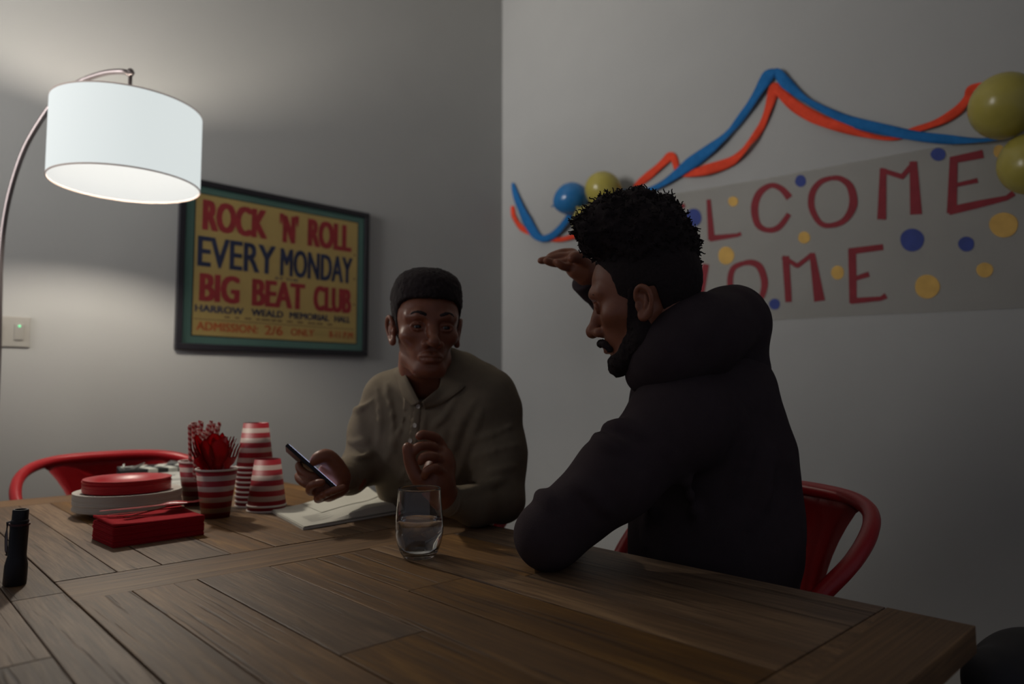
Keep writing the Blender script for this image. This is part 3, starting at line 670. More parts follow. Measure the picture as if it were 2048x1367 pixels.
# ---- water glass
gc = onZ(838, 1113)
gl = thing('water_glass', 'stemless drinking glass half full of water at the middle of the table', 'glass', gc)
m_glass = mat('clear_glass', (1, 1, 1), 0.0, spec=0.5, Transmission_Weight=1.0, IOR=1.48)
m_water = mat('water', (0.97, 0.99, 0.98), 0.0, Transmission_Weight=1.0, IOR=1.33)
outer = [(0, .0), (.022, .0), (.029, .002), (.036, .014), (.0415, .032), (.0435, .048), (.0428, .070), (.0402, .098), (.0385, .1235)]
inner = [(.0375, .1235), (.0391, .098), (.0416, .070), (.0422, .048), (.040, .032), (.034, .0165), (.024, .0085), (0, .0075)]
def fine_prof(p, n=5): return [(max(0, q.x), q.y) for q in catmull([Vector((a, b, 0)) for a, b in p], n)]
bm = bmesh.new(); lathe(bm, fine_prof(outer) + [(.038, .1242)] + fine_prof(inner), 96); obj('glass_bowl', bm, m_glass, gl, True)
wi = [(r, z) for r, z in fine_prof(inner)[::-1] if z < .068]
bm = bmesh.new(); lathe(bm, [(max(0, r - .0001), z + .0001) for r, z in wi] + [(.0410, .0690), (.0400, .0682), (0, .0680)], 96); o = obj('water', bm, m_water, gl, True); o['label'] = 'clear still water'
# ---- flashlight
fc = onZ(29, 1168)
fl = thing('flashlight', 'small black flashlight standing on end at the left edge of the table', 'flashlight', fc)
fl.rotation_euler = (R_(2.0), R_(1.5), 0)
m_fb = mat('black_anodised_metal', srgb(24, 22, 26), 0.38, metal=0.3, vary=0.1)
bm = bmesh.new(); lathe(bm, [(0, .002), (.013, .0), (.0155, .001), (.0158, .006), (.0155, .03), (.0135, .040), (.0125, .045), (.0125, .088), (.0128, .09), (0, .09)], 40); autosmooth(obj('barrel', bm, m_fb, fl))
bm = bmesh.new(); lathe(bm, [(.0, .088), (.0122, .088), (.0122, .0985), (.0110, .100), (.0110, .114), (.0100, .1155), (.008, .1155), (.008, .1125), (0, .1125)], 40); autosmooth(obj('tail_cap', bm, m_fb, fl))
bm = bmesh.new(); lathe(bm, [(.0126, .0915), (.0142, .0915), (.0142, .0945), (.0126, .0945)], 40, close=True); obj('collar_ring', bm, mat('dark_red_ring', srgb(70, 34, 34), 0.35, metal=0.3), fl)
bm = bmesh.new(); d = -RT
tube(bm, [Vector((0, 0, .096)) + d * .012, Vector((0, 0, .094)) + d * .019, Vector((0, 0, .075)) + d * .0195, Vector((0, 0, .052)) + d * .0175, Vector((0, 0, .047)) + d * .0155, Vector((0, 0, .044)) + d * .017], .0016, 8, flat=1.6); obj('pocket_clip', bm, m_steel, fl, True)
# ---- clapperboard
b0 = P(236, 944, 2.30); b1 = P(372, 943, 2.13); dx = (b1 - b0); 
ax = Vector((1, -.10, 0)).normalized(); BWd = 0.27
bn = onZ(372, 1003, TZ + .004)
cl = thing('clapperboard', 'white film clapperboard with black and white striped clap sticks behind the plates', 'clapperboard', P(236, 946, 2.215))
CBO = Vector(cl.location); dn = (bn - P(369, 947, 2.13)); dn = dn - ax * dn.dot(ax); BHt = dn.length; dn.normalize(); nz = ax.cross(-dn).normalized()
if nz.z < 0: nz = -nz
def slab(bm, x0, x1, y0, y1, z0, z1):
    prism(bm, [(x0, y0), (x1, y0), (x1, y1), (x0, y1)], ax, dn, nz * (z1 - z0), nz * z0)
m_cb = mat('white_board', srgb(196, 196, 190), 0.5, vary=0.03, vscale=30); m_ck = mat('clap_stick_black', srgb(28, 32, 36), 0.5, vary=0.05); m_cw = mat('clap_stick_white', srgb(205, 208, 200), 0.5, vary=0.02)
bm = bmesh.new(); slab(bm, 0, BWd, .026, BHt, -.004, 0); obj('slate', bm, m_cb, cl)
bm = bmesh.new()
for k in range(3):
    yy = .05 + k * .055; slab(bm, .008, BWd - .008, yy, yy + .0012, 0, .0002)
for k in range(9): slab(bm, .02 + (k % 5) * .052, .05 + (k % 5) * .052 + .006 * (k % 2), .062 + .055 * (k // 5), .068 + .055 * (k // 5), 0, .0002)
for k in range(3): slab(bm, .09 * k + .085, .09 * k + .0865, .05, BHt - .01, 0, .0002)
obj('ruled_lines', bm, m_ck, cl)
for nm, y0, y1, sl in (('clap_stick', -.002, .024, 1), ('clap_stick', -.030, -.004, -1)):
    bm = bmesh.new(); slab(bm, 0, BWd, y0, y1, -.006, .014); st = obj(nm, bm, m_ck, cl)
    bm = bmesh.new()
    for k in range(4):
        x = .062 + k * .06
        prism(bm, [(x, y0 - .0003), (x + .028, y0 - .0003), (x + .028 + .02 * sl, y1 + .0003), (x + .02 * sl, y1 + .0003)], ax, dn, nz * .0204, nz * -.0062)
    o = obj('white_stripes', bm, m_cw, st)
bm = bmesh.new()
for x in (.012, .042):
    for y in (.010, -.017):
        n0 = len(bm.verts); bmesh.ops.create_uvsphere(bm, u_segments=10, v_segments=6, radius=.005); bm.verts.ensure_lookup_table()
        for i in range(n0, len(bm.verts)): v = bm.verts[i]; v.co = ax * (x + v.co.x) + dn * (y + v.co.y) + nz * (.014 + v.co.z * .5)
obj('rivets', bm, m_cw, cl, True)
# ---- script pages
A_ = onZ(606, 1060); B_ = onZ(800, 1026); C_ = onZ(541, 1024)
sx = (B_ - A_); SWd = sx.length; sx.normalize(); sy = (C_ - A_); SDp = sy.length; sy.normalize()
bk = thing('script_booklet', 'open white script with curling pages on the table in front of the phone', 'booklet', A_)
m_pg = mat('script_paper', srgb(214, 212, 200), 0.85, spec=0.1, vary=0.02); m_ink = mat('print_grey', srgb(120, 118, 114), 0.9, vary=0.1)
def sheet(name, zf, t=.0006, x0=0, x1=1, y0=0, y1=1, n=26):
    V, Fc = [], []
    for i in range(n + 1):
        for j in range(n + 1):
            a = x0 + (x1 - x0) * i / n; b = y0 + (y1 - y0) * j / n; V.append(sx * (SWd * a) + sy * (SDp * b) + Vector((0, 0, zf(a, b))))
    for i in range(n):
        for j in range(n): k = i * (n + 1) + j; Fc.append((k, k + n + 1, k + n + 2, k + 1))
    o = mesh_obj(name, V, Fc, m_pg, bk); md = o.modifiers.new('thickness', 'SOLIDIFY'); md.thickness = t; md.offset = -1 if (sx.cross(sy)).z > 0 else 1; return o
sm = lambda t: max(0, min(1, t)) ** 2 * (3 - 2 * max(0, min(1, t)))
zf = lambda a, b: .0035 + .0165 * sm((a - .15) / .6) * (1 - .45 * sm((b - .1) / .6)) * sm(b / .05 + .2) + .010 * sm((a - .75) / .25) * sm(b * 2)
sheet('lower_pages', lambda a, b: .0050, .0046)
sheet('middle_pages', lambda a, b: .0065 + (zf(a, b) - .0035) * .55, .0010, .0, 1.0, 0, .97)
sheet('top_page', lambda a, b: zf(a, b) + .0044, .0006, .01, 1.0, 0, 1)
sheet('curled_page', lambda a, b: zf(a, b) + .0060 + .018 * sm((b - .42) / .5) * sm((a - .3) / .7), .0005, .32, .99, .40, .98)
bm = bmesh.new()
for k in range(10):
    b = .12 + k * .03
    for s0, s1 in ((.12, .30 + .07 * math.sin(k * 2.3)), ):
        V = []
        for t_ in range(9):
            a = s0 + (s1 - s0) * t_ / 8
            for bb in (b, b + .006): V.append(bm.verts.new(sx * SWd * a + sy * SDp * bb + Vector((0, 0, zf(a, bb) + .0050))))
        for t_ in range(8): bm.faces.new((V[2 * t_], V[2 * t_ + 2], V[2 * t_ + 3], V[2 * t_ + 1]))
obj('typed_lines', bm, m_ink, [c for c in bk.children if c.name.startswith('top_page')][0])
# ================================================================== bodies: distance-field sculpting
def _ln(a): return np.asarray(a, dtype=np.float32)
class Sculpt:
    """one continuous surface from smoothly joined tapered limbs, ellipsoids and cuts"""
    def __init__(s): s.ops = []
    def limb(s, a, b, ra, rb, k=.02, op='u'):
        a = _ln(a); b = _ln(b); c = (a + b) / 2; R = float(np.linalg.norm(a - b)) / 2 + max(ra, rb)
        s.ops.append(('limb', op, k, c, R, (a, b, ra, rb))); return s
    def chain(s, pts, rs, k=.02, op='u', sm=0):
        if sm:
            pts = catmull(pts, sm); n = len(pts)
            rs = list(np.interp(np.linspace(0, 1, n), np.linspace(0, 1, len(rs)), rs)) if isinstance(rs, (list, tuple)) else [rs] * n
        elif not isinstance(rs, (list, tuple)): rs = [rs] * len(pts)
        for i in range(len(pts) - 1): s.limb(pts[i], pts[i + 1], rs[i], rs[i + 1], k, op)
        return s
    def ell(s, c, r, k=.02, op='u', rot=None):
        M = np.eye(3, dtype=np.float32) if rot is None else np.array(rot.to_3x3(), dtype=np.float32).T
        s.ops.append(('ell', op, k, _ln(c), float(max(r)), (_ln(r), M))); return s
    def plane(s, n, d, k=.004):      # keep the side where n.p < d
        s.ops.append(('plane', 'i', k, _ln((0, 0, 0)), 1e9, (_ln(n), d))); return s
    def cut(s, fn, k=.004): s.ops.append(('cut', 'i', k, _ln((0, 0, 0)), 1e9, fn)); return s
    def noise(s, fn, amp): s.ops.append(('noise', 'n', amp, _ln((0, 0, 0)), 1e9, fn)); return s
    def f(s, Q, cc=None, cr=None):
        d = np.full(len(Q), 9.0, dtype=np.float32)
        for kind, op, k, c, R, a in s.ops:
            if cc is not None and R < 1e8 and np.linalg.norm(cc - c) > R + cr + k + .02 and op != 'u': continue
            if cc is not None and R < 1e8 and op == 'u' and np.linalg.norm(cc - c) > R + cr + 1.5 * k + .03: continue
            if kind == 'limb':
                A, B, ra, rb = a; ab = B - A; L2 = float(ab @ ab) + 1e-12
                t = np.clip((Q - A) @ ab / L2, 0, 1); e = np.linalg.norm(Q - A - t[:, None] * ab, axis=1) - (ra + (rb - ra) * t)
            elif kind == 'ell':
                r, M = a; q = (Q - c) @ M.T; k0 = np.linalg.norm(q / r, axis=1); k1 = np.linalg.norm(q / (r * r), axis=1); e = k0 * (k0 - 1) / (k1 + 1e-9)
            elif kind == 'plane': e = Q @ a[0] - a[1]
            elif kind == 'noise': d = d + a(Q) * k; continue
            elif kind == 'cut': e = a(Q)
            if op == 'u': h = np.maximum(k - np.abs(d - e), 0) / k; d = np.minimum(d, e) - h * h * k * .25
            elif op == 's': h = np.maximum(k - np.abs(d + e), 0) / k; d = np.maximum(d, -e) + h * h * k * .25
            elif op == 'i': h = np.maximum(k - np.abs(d - e), 0) / k; d = np.maximum(d, e) + h * h * k * .25
        return d
    def hit(s, u, v, sink=0.0, d0=.7, d1=2.2):
        ts = np.linspace(d0, d1, 400, dtype=np.float32); r = _ln(RAY(u, v)); Q = _ln(CAM) + ts[:, None] * r; f = s.f(Q)
        w = np.nonzero(f < 0)[0]; i = w[0] if len(w) else int(np.argmin(f)); t = ts[i]
        return Vector([float(x) for x in _ln(CAM) + r * (t + sink)])
    def bounds(s):
        lo = np.full(3, 9e9); hi = -lo
        for kind, op, k, c, R, a in s.ops:
            if op != 'u': continue
            if kind == 'limb':
                A, B, ra, rb = a; lo = np.minimum(lo, np.minimum(A - ra, B - rb)); hi = np.maximum(hi, np.maximum(A + ra, B + rb))
            else: lo = np.minimum(lo, c - R); hi = np.maximum(hi, c + R)
        return lo, hi
    def surface(s, h):
        lo, hi = s.bounds(); lo = lo - 4 * h - .015; hi = hi + 4 * h + .015
        B = 12; nb = np.ceil((hi - lo) / (h * B)).astype(int); n = nb * B + 1
        g = np.zeros(tuple(n), dtype=np.float32)
        ii = np.stack(np.meshgrid(*[np.arange(x) for x in nb], indexing='ij'), -1).reshape(-1, 3)
        ctr = (lo + (ii * B + B / 2) * h).astype(np.float32); fd = s.f(ctr); rad = B * h * .87
        loc = np.stack(np.meshgrid(*[np.arange(B + 1)] * 3, indexing='ij'), -1).reshape(-1, 3).astype(np.float32) * h
        for q, c, d in zip(ii, ctr, fd):
            x, y, z = q * B
            if abs(d) > rad * 1.6 + .03: g[x:x + B + 1, y:y + B + 1, z:z + B + 1] = d; continue
            v = s.f(loc + (lo + q * B * h).astype(np.float32), c, rad)
            g[x:x + B + 1, y:y + B + 1, z:z + B + 1] = v.reshape(B + 1, B + 1, B + 1)
        S = g < 0; nx, ny, nz = g.shape
        acc = np.zeros((nx - 1, ny - 1, nz - 1, 3), dtype=np.float32); cnt = np.zeros((nx - 1, ny - 1, nz - 1), dtype=np.float32)
        for ax in range(3):
            o1, o2 = [a for a in range(3) if a != ax]
            for d1 in (0, 1):
                for d2 in (0, 1):
                    sl0 = [None] * 3; sl1 = [None] * 3
                    for a in range(3):
                        N_ = g.shape[a] - 1
                        if a == ax: sl0[a] = slice(0, N_); sl1[a] = slice(1, N_ + 1)
                        else: dd = d1 if a == o1 else d2; sl0[a] = slice(dd, N_ + dd); sl1[a] = slice(dd, N_ + dd)
                    g0 = g[tuple(sl0)]; g1 = g[tuple(sl1)]; cr = S[tuple(sl0)] != S[tuple(sl1)]
                    w = np.nonzero(cr); t = g0[w] / (g0[w] - g1[w] + 1e-12)
                    v = np.zeros((len(t), 3), dtype=np.float32); v[:, ax] = t; v[:, o1] = d1; v[:, o2] = d2
                    acc[w] += v; cnt[w] += 1
        cells = np.nonzero(cnt > 0); idx = -np.ones(cnt.shape, dtype=np.int64); idx[cells] = np.arange(len(cells[0]))
        V = (np.stack(cells, -1) + acc[cells] / cnt[cells][:, None]) * h + lo
        Fs = []
        for ax in range(3):
            o1, o2 = (ax + 1) % 3, (ax + 2) % 3
            sl0 = [slice(1, -1)] * 3; sl1 = [slice(1, -1)] * 3; sl0[ax] = slice(0, -1); sl1[ax] = slice(1, None)
            a0 = S[tuple(sl0)]; a1 = S[tuple(sl1)]; w = np.nonzero(a0 != a1); base = np.stack(w, -1)
            base = base + np.array([0 if a == ax else 1 for a in range(3)]); flip = ~a0[w]
            q = []
            for s1, s2 in ((-1, -1), (0, -1), (0, 0), (-1, 0)):
                b = base.copy(); b[:, o1] += s1; b[:, o2] += s2; q.append(idx[b[:, 0], b[:, 1], b[:, 2]])
            q = np.stack(q, -1); q[flip] = q[flip][:, ::-1]; Fs.append(q)
        Fa = np.concatenate(Fs); Fa = Fa[(Fa >= 0).all(1)]
        return V.astype(np.float32), Fa
def relax(V, Fa, it=1, lam=.5):
    for _ in range(it):
        s = np.zeros_like(V); c = np.zeros(len(V), dtype=np.float32)
        for a in range(4):
            i, j = Fa[:, a], Fa[:, (a + 1) % 4]; np.add.at(s, i, V[j]); np.add.at(c, i, 1); np.add.at(s, j, V[i]); np.add.at(c, j, 1)
        V = V + lam * (s / np.maximum(c, 1)[:, None] - V)
    return V
def skin_obj(name, pieces, m, parent, origin=Vector((0, 0, 0)), mats=None):
    """pieces: list of (V, F[, material index]); joined into one mesh"""
    Vs, Fl, n, mi = [], [], 0, []
    for p in pieces:
        Vs.append(p[0]); Fl.append(p[1] + n); n += len(p[0]); mi += [p[2] if len(p) > 2 else 0] * len(p[1])
    V = np.concatenate(Vs) - np.array(origin, dtype=np.float32); Fa = np.concatenate(Fl)
    me = bpy.data.meshes.new(name); me.vertices.add(len(V)); me.vertices.foreach_set('co', V.astype(np.float32).ravel())
    me.loops.add(len(Fa) * 4); me.loops.foreach_set('vertex_index', Fa.ravel().astype(np.int32)); me.polygons.add(len(Fa))
    me.polygons.foreach_set('loop_start', np.arange(len(Fa), dtype=np.int32) * 4); me.polygons.foreach_set('loop_total', np.full(len(Fa), 4, dtype=np.int32))
    me.polygons.foreach_set('use_smooth', [True] * len(Fa)); me.update(); me.validate()
    for q in (mats or [m]): me.materials.append(q)
    if mats: me.polygons.foreach_set('material_index', mi)
    o = bpy.data.objects.new(name, me); COL.objects.link(o); o.parent = parent; return o
_rs = np.random.RandomState(5); _T = _rs.rand(32, 32, 32).astype(np.float32)
def vnoise(Q, sc=(1, 1, 1), off=0.0):
    q = Q * np.array(sc, dtype=np.float32) + off; i = np.floor(q).astype(int); f = q - i; f = f * f * (3 - 2 * f); r = 0
    for dx in (0, 1):
        for dy in (0, 1):
            for dz in (0, 1):
                w = (f[:, 0] if dx else 1 - f[:, 0]) * (f[:, 1] if dy else 1 - f[:, 1]) * (f[:, 2] if dz else 1 - f[:, 2])
                r = r + w * _T[(i[:, 0] + dx) % 32, (i[:, 1] + dy) % 32, (i[:, 2] + dz) % 32]
    return r * 2 - 1
def xform(V, M):
    A = np.array(M.to_3x3(), dtype=np.float32); t = np.array(M.translation, dtype=np.float32); return V @ A.T + t
def frame(origin, fwd, up, scale=1.0):
    """local +y looks along fwd, +z up, +x to the head's own right"""
    y = Vector(fwd).normalized(); x = y.cross(Vector(up)).normalized(); z = x.cross(y)
    M = Matrix.Identity(4)
    for r in range(3): M[r][0] = x[r] * scale; M[r][1] = y[r] * scale; M[r][2] = z[r] * scale; M[r][3] = origin[r]
    return M
def head(jaw=1.0, nose=1.0, lips=1.0, es=1.0, ez=-.006, ear=True, lidk=1.0, sk=(.094, -.018)):
    """z = 0 at the eyes, chin at -0.112, crown at +0.112"""
    s = Sculpt()
    s.ell((0, sk[1], .028), (.073, sk[0], .083), .02)
    s.ell((0, .028, .030), (.061, .056, .058), .03)
    s.ell((0, .022, -.026), (.057 * jaw, .058, .066), .03)
    s.ell((0, .047, -.060), (.034, .036, .040), .025)
    for x in (-1, 1):
        s.ell((x * .0455, .046, -.022), (.021, .024, .016), .02)
        s.chain([(x * .055 * jaw, -.008, -.038), (x * .048 * jaw, .010, -.074), (x * .024, .055, -.099)], [.011, .013, .015], .02)
        s.chain([(x * .050, .062, .020), (x * .030, .077, .022), (x * .010, .080, .016)], [.008, .009, .008], .014)
    s.ell((0, .064, -.096), (.022, .019, .017), .018)
    for x in (-1, 1):
        s.ell((x * .032, .088, -.001), (.018, .017, .0115), .012, 's')
        s.ell((x * .032, .0675, -.002), (.0135, .0135, .0135), .003)
        lid = [(x * (.032 + .0145 * math.cos(a)), .0675 + .0135 * math.cos(a * .0 + .15) - .004 * abs(math.cos(a)), -.002 + .0068 * math.sin(a)) for a in np.linspace(.1, PI - .1, 7)]
        s.chain(lid, .0030, .003)
        lid = [(x * (.032 + .0145 * math.cos(a)), .0675 + .0125 - .004 * abs(math.cos(a)), -.003 - .0062 * math.sin(a)) for a in np.linspace(.1, PI - .1, 7)]
        s.chain(lid, .0026, .003)
        s.ell((x * .033, .082, -.0025), (.0125, .006, .0036 * lidk), .0015, 's')          # the eye opening
    s.chain([(0, .078, .012), (0, .090, -.012), (0, .101 + .004 * nose, -.032)], [.0085, .0085, .0105], .012)
    s.ell((0, .102 + .004 * nose, -.037), (.0125, .011, .0105), .008)
    for x in (-1, 1):
        s.ell((x * .0145 * nose, .091, -.041), (.0095, .011, .0090), .006)
        s.ell((x * .0085, .100, -.0500), (.0042, .0055, .0036), .004, 's')
    s.chain([(-.0235, .073, -.069), (-.011, .084, -.0655), (0, .087, -.0665), (.011, .084, -.0655), (.0235, .073, -.069)], [.0035, .0052 * lips, .0054 * lips, .0052 * lips, .0035], .006, sm=3)
    s.chain([(-.021, .073, -.072), (0, .085, -.0775), (.021, .073, -.072)], [.0035, .0070 * lips, .0035], .006, sm=4)
    s.chain([(-.025, .079, -.0705), (0, .0965, -.0712), (.025, .079, -.0705)], [.0015, .0018, .0015], .0035, 's', sm=4)
    s.ell((0, .094, -.0565), (.002, .003, .006), .005, 's'); s.ell((0, .088, -.086), (.014, .006, .004), .010, 's')
    if not ear: return s
    E_ = lambda x, y, z: (x, -.012 + (y + .012) * es, ez + (z + .002) * es)
    for x in (-1, 1):                                                            # ears
        s.ell(E_(x * .074, -.010, -.008), (.007, .017 * es, .029 * es), .006)
        s.ell(E_(x * .0815, -.002, -.006), (.006, .008 * es, .013 * es), .004, 's')
        rim = [(x * .077, .004, .006), (x * .081, -.002, .022), (x * .085, -.014, .027), (x * .087, -.026, .018), (x * .086, -.029, .002), (x * .082, -.023, -.016), (x * .077, -.010, -.030), (x * .075, -.001, -.032), (x * .074, .003, -.024)]
        s.chain([E_(*q) for q in rim], [q * es for q in (.0032, .0036, .0040, .0040, .0036, .0034, .0050, .0055, .004)], .004, sm=3)
        s.chain([E_(x * .080, -.018, .012), E_(x * .082, -.017, -.004), E_(x * .079, -.010, -.016)], .0026 * es, .003, sm=3)
        s.ell(E_(x * .0765, .003, -.008), (.0035, .004, .006), .004)
    return s
# ================================================================== two people
m_skin1 = mat('brown_skin', srgb(132, 80, 58), 0.42, spec=0.45, bump=0.12, bscale=700, vary=0.06, vscale=60, Subsurface_Weight=0.12, Subsurface_Scale=0.01)
m_skin2 = mat('warm_brown_skin', srgb(146, 92, 68), 0.40, spec=0.45, bump=0.12, bscale=700, vary=0.06, vscale=60, Subsurface_Weight=0.12, Subsurface_Scale=0.01)
m_hair = mat('black_hair', srgb(44, 35, 36), 0.75, spec=0.25, bump=0.8, bscale=900, vary=0.2, vscale=200)
m_shirt = mat('olive_cotton', srgb(122, 111, 94), 0.9, spec=0.15, bump=0.25, bscale=500, vary=0.05, vscale=40)
m_hood = mat('black_fleece', srgb(66, 57, 60), 0.95, spec=0.1, bump=0.3, bscale=500, vary=0.05, vscale=40)
m_jean = mat('dark_denim', srgb(48, 52, 66), 0.9, spec=0.1, bump=0.3, bscale=500, vary=0.08)
m_shoe = mat('dark_leather', srgb(40, 34, 32), 0.5, vary=0.05)
m_eye = mat('eye_white', srgb(150, 138, 130), 0.2); m_iris = mat('dark_iris', srgb(36, 22, 18), 0.1)
m_btn = mat('pale_button', srgb(190, 184, 172), 0.3)
UPV = Vector((0, 0, 1))
def crease(seed, sc, fold=1.0):
    def fn(Q):
        w = vnoise(Q, (5, 5, 5), seed) * .12
        a = vnoise(Q + w[:, None], sc, seed + 3.3); b = vnoise(Q, (30, 30, 26), seed + 9)
        return np.sqrt(a * a + .012) * fold + b * .06
    return fn
def surf(s, h, it=1):
    V, Fa = s.surface(h); return relax(V, Fa, it), Fa
def seated_legs(hipc, f, kneez=.52, spread=.10, footd=.34):
    """trousers from the hips to the ankles, feet flat on the floor"""
    f = Vector(f).normalized(); l = UPV.cross(f); s = Sculpt(); feet = []
    s.ell(hipc, (.15, .15, .095), .04)
    for q in (-1, 1):
        h = hipc + l * q * .085; k = Vector((h.x, h.y, kneez)) + f * .40 + l * q * spread * .5; a = Vector((k.x, k.y, .10)) - f * .02
        s.chain([h, h.lerp(k, .5) + Vector((0, 0, .005)), k], [.095, .083, .066], .03); s.chain([k, k.lerp(a, .45) - f * .012, a], [.064, .060, .050], .02); feet.append((a, f))
    return s, feet
def shoe(a, f, parent, org):
    s = Sculpt(); s.limb(a + Vector((0, 0, -.03)), a + Vector((0, 0, -.055)), .042, .042, .02)
    s.chain([a + Vector((0, 0, -.055)) - f * .03, a + Vector((0, 0, -.06)) + f * .08, a + Vector((0, 0, -.07)) + f * .16], [.043, .040, .030], .02); s.plane((0, 0, -1), -.001)
    skin_obj('shoe', [surf(s, .006)], m_shoe, parent, org)
def eyes(M, parent, org, gaze):
    for x in (-1, 1):
        c = M @ Vector((x * .032, .0690, -.002)); g = (M.to_3x3() @ Vector(gaze)).normalized(); sc = M.to_3x3().col[0].length
        bm = bmesh.new(); bmesh.ops.create_uvsphere(bm, u_segments=24, v_segments=16, radius=.0122 * sc)
        o = obj('eye', bm, m_eye, parent, True); o.location = c - org; o.rotation_euler = UPV.rotation_difference(g).to_euler()
        o.data.materials.append(m_iris)
        for p in o.data.polygons:
            if p.center.z > .0090 * sc: p.material_index = 1
# ------------------------------------------------------------------ the man in the olive shirt
O1 = Vector((1.22, 1.60, 0)); f1 = Vector((-.86, -.5, 0)).normalized()
man = thing('person', 'person in an olive button shirt seated in the corner, looking up from a phone', 'person', O1)
M1 = frame(P(852, 656, 1.625), -HF * math.cos(R_(17)) + RT * math.sin(R_(17)) + Vector((0, 0, -.03)), UPV + RT * .02)
h1 = head(jaw=.87, lips=1.15, nose=1.12); hv, hf = surf(h1, .0022); hp = (xform(hv, M1), hf)
nk1 = Sculpt(); nk1.chain([M1 @ Vector((0, -.030, -.03)), M1 @ Vector((0, -.045, -.085)), P(866, 765, 1.70), P(880, 830, 1.76)], [.046, .050, .058, .070], .02)
nk1.chain([M1 @ Vector((-.040, -.03, -.06)), P(885, 775, 1.68)], [.012, .016], .02); nk1.chain([M1 @ Vector((.040, -.03, -.06)), P(846, 780, 1.66)], [.012, .016], .02)
nk1.chain([P(825, 790, 1.74), P(870, 775, 1.73), P(930, 795, 1.70)], [.035, .05, .035], .04)
# left hand raised in a loose grip
HL = Sculpt(); PH_ = lambda l, d: [P(a, b, d + e) for a, b, e in l]
HL.chain(PH_([(912, 1006, .03), (886, 990, .0), (878, 962, -.005)], 1.49), [.030, .026, .027], .02)
HL.chain(PH_([(872, 972, 0), (880, 925, .02), (884, 905, .03)], 1.47), [.024, .020, .013], .02)
HL.chain(PH_([(862, 975, -.01), (868, 945, 0), (872, 925, .01)], 1.47), [.020, .018, .014], .02)
HL.chain(PH_([(890, 962, .01), (893, 930, .03), (892, 912, .035)], 1.47), [.018, .014, .012], .02)
HL.chain(PH_([(888, 900, .045), (872, 876, .03), (848, 869, .01), (838, 872, .0)], 1.47), [.0105, .0098, .0088, .0075], .004, sm=3)
HL.chain(PH_([(889, 914, .035), (866, 893, .01), (838, 893, -.015), (829, 903, -.02)], 1.47), [.0105, .0100, .0090, .0078], .004, sm=3)
HL.chain(PH_([(890, 930, .02), (870, 913, -.015), (848, 913, -.03), (842, 923, -.028)], 1.47), [.0100, .0096, .0086, .0075], .004, sm=3)
HL.chain(PH_([(888, 948, .0), (872, 935, -.03), (854, 941, -.04), (850, 951, -.035)], 1.47), [.0090, .0086, .0078, .0068], .004, sm=3)
HL.chain(PH_([(866, 975, -.01), (838, 958, -.02), (822, 928, -.02), (817, 903, -.02), (815, 893, -.02)], 1.47), [.018, .0145, .0118, .0100, .0082], .006, sm=3)
# right hand around the phone
HR = Sculpt()
HR.chain(PH_([(708, 958, .06), (684, 958, .03), (668, 962, .01)], 1.58), [.031, .026, .024], .02)
HR.chain(PH_([(676, 962, .01), (655, 962, .0), (640, 962, -.005)], 1.58), [.022, .017, .013], .02)
HR.chain(PH_([(676, 975, .0), (656, 984, -.01), (642, 986, -.015)], 1.58), [.020, .016, .012], .02)
HR.chain(PH_([(646, 953, -.005), (620, 952, -.02), (602, 940, -.015), (597, 929, .0)], 1.57), [.0098, .0092, .0082, .0072], .004, sm=3)
HR.chain(PH_([(645, 966, -.01), (618, 968, -.03), (601, 959, -.02), (596, 950, -.005)], 1.57), [.0100, .0094, .0084, .0074], .004, sm=3)
HR.chain(PH_([(645, 978, -.015), (622, 982, -.035), (624, 970, -.055), (644, 964, -.06)], 1.57), [.0098, .0092, .0084, .0074], .004, sm=3)
HR.chain(PH_([(656, 990, -.015), (636, 997, -.03), (656, 985, -.055), (686, 974, -.06)], 1.57), [.0092, .0086, .0080, .0070], .004, sm=3)
HR.chain(PH_([(684, 955, .01), (672, 932, .0), (656, 914, -.01), (641, 914, -.02), (629, 922, -.02)], 1.57), [.020, .0175, .0150, .0125, .0095], .008, sm=3); HR.chain(PH_([(672, 950, .0), (655, 945, -.005), (645, 938, -.01)], 1.575), [.018, .012, .008], .012)
core1 = Sculpt()
sR1, eR1, wR1 = P(775, 800, 1.75), P(728, 935, 1.72), P(692, 957, 1.62)
sL1, eL1, wL1 = P(985, 822, 1.66), P(1003, 1000, 1.605), P(905, 1005, 1.51)
core1.chain([Vector((O1.x, O1.y, .57)), P(890, 980, 1.84), P(872, 870, 1.76), P(872, 800, 1.74)], [.11, .10, .11, .08], .05)
core1.chain([sR1, P(870, 800, 1.74), sL1], [.05, .07, .05], .04); core1.chain([sR1, eR1, wR1], [.045, .038, .028], .02); core1.chain([sL1, eL1, wL1], [.048, .040, .028], .02)
lg1, feet1 = seated_legs(Vector((O1.x, O1.y, .555)), (-.97, -.22, 0))
for a, f in feet1: core1.limb((a.x, a.y, .45), a, .04, .035, .02)
skin_obj('body', [surf(core1, .009), (hp[0], hp[1]), surf(nk1, .005), surf(HL, .0022), surf(HR, .0022)], m_skin1, man, O1)
eyes(M1, man, O1, (-.30, .93, -.02))
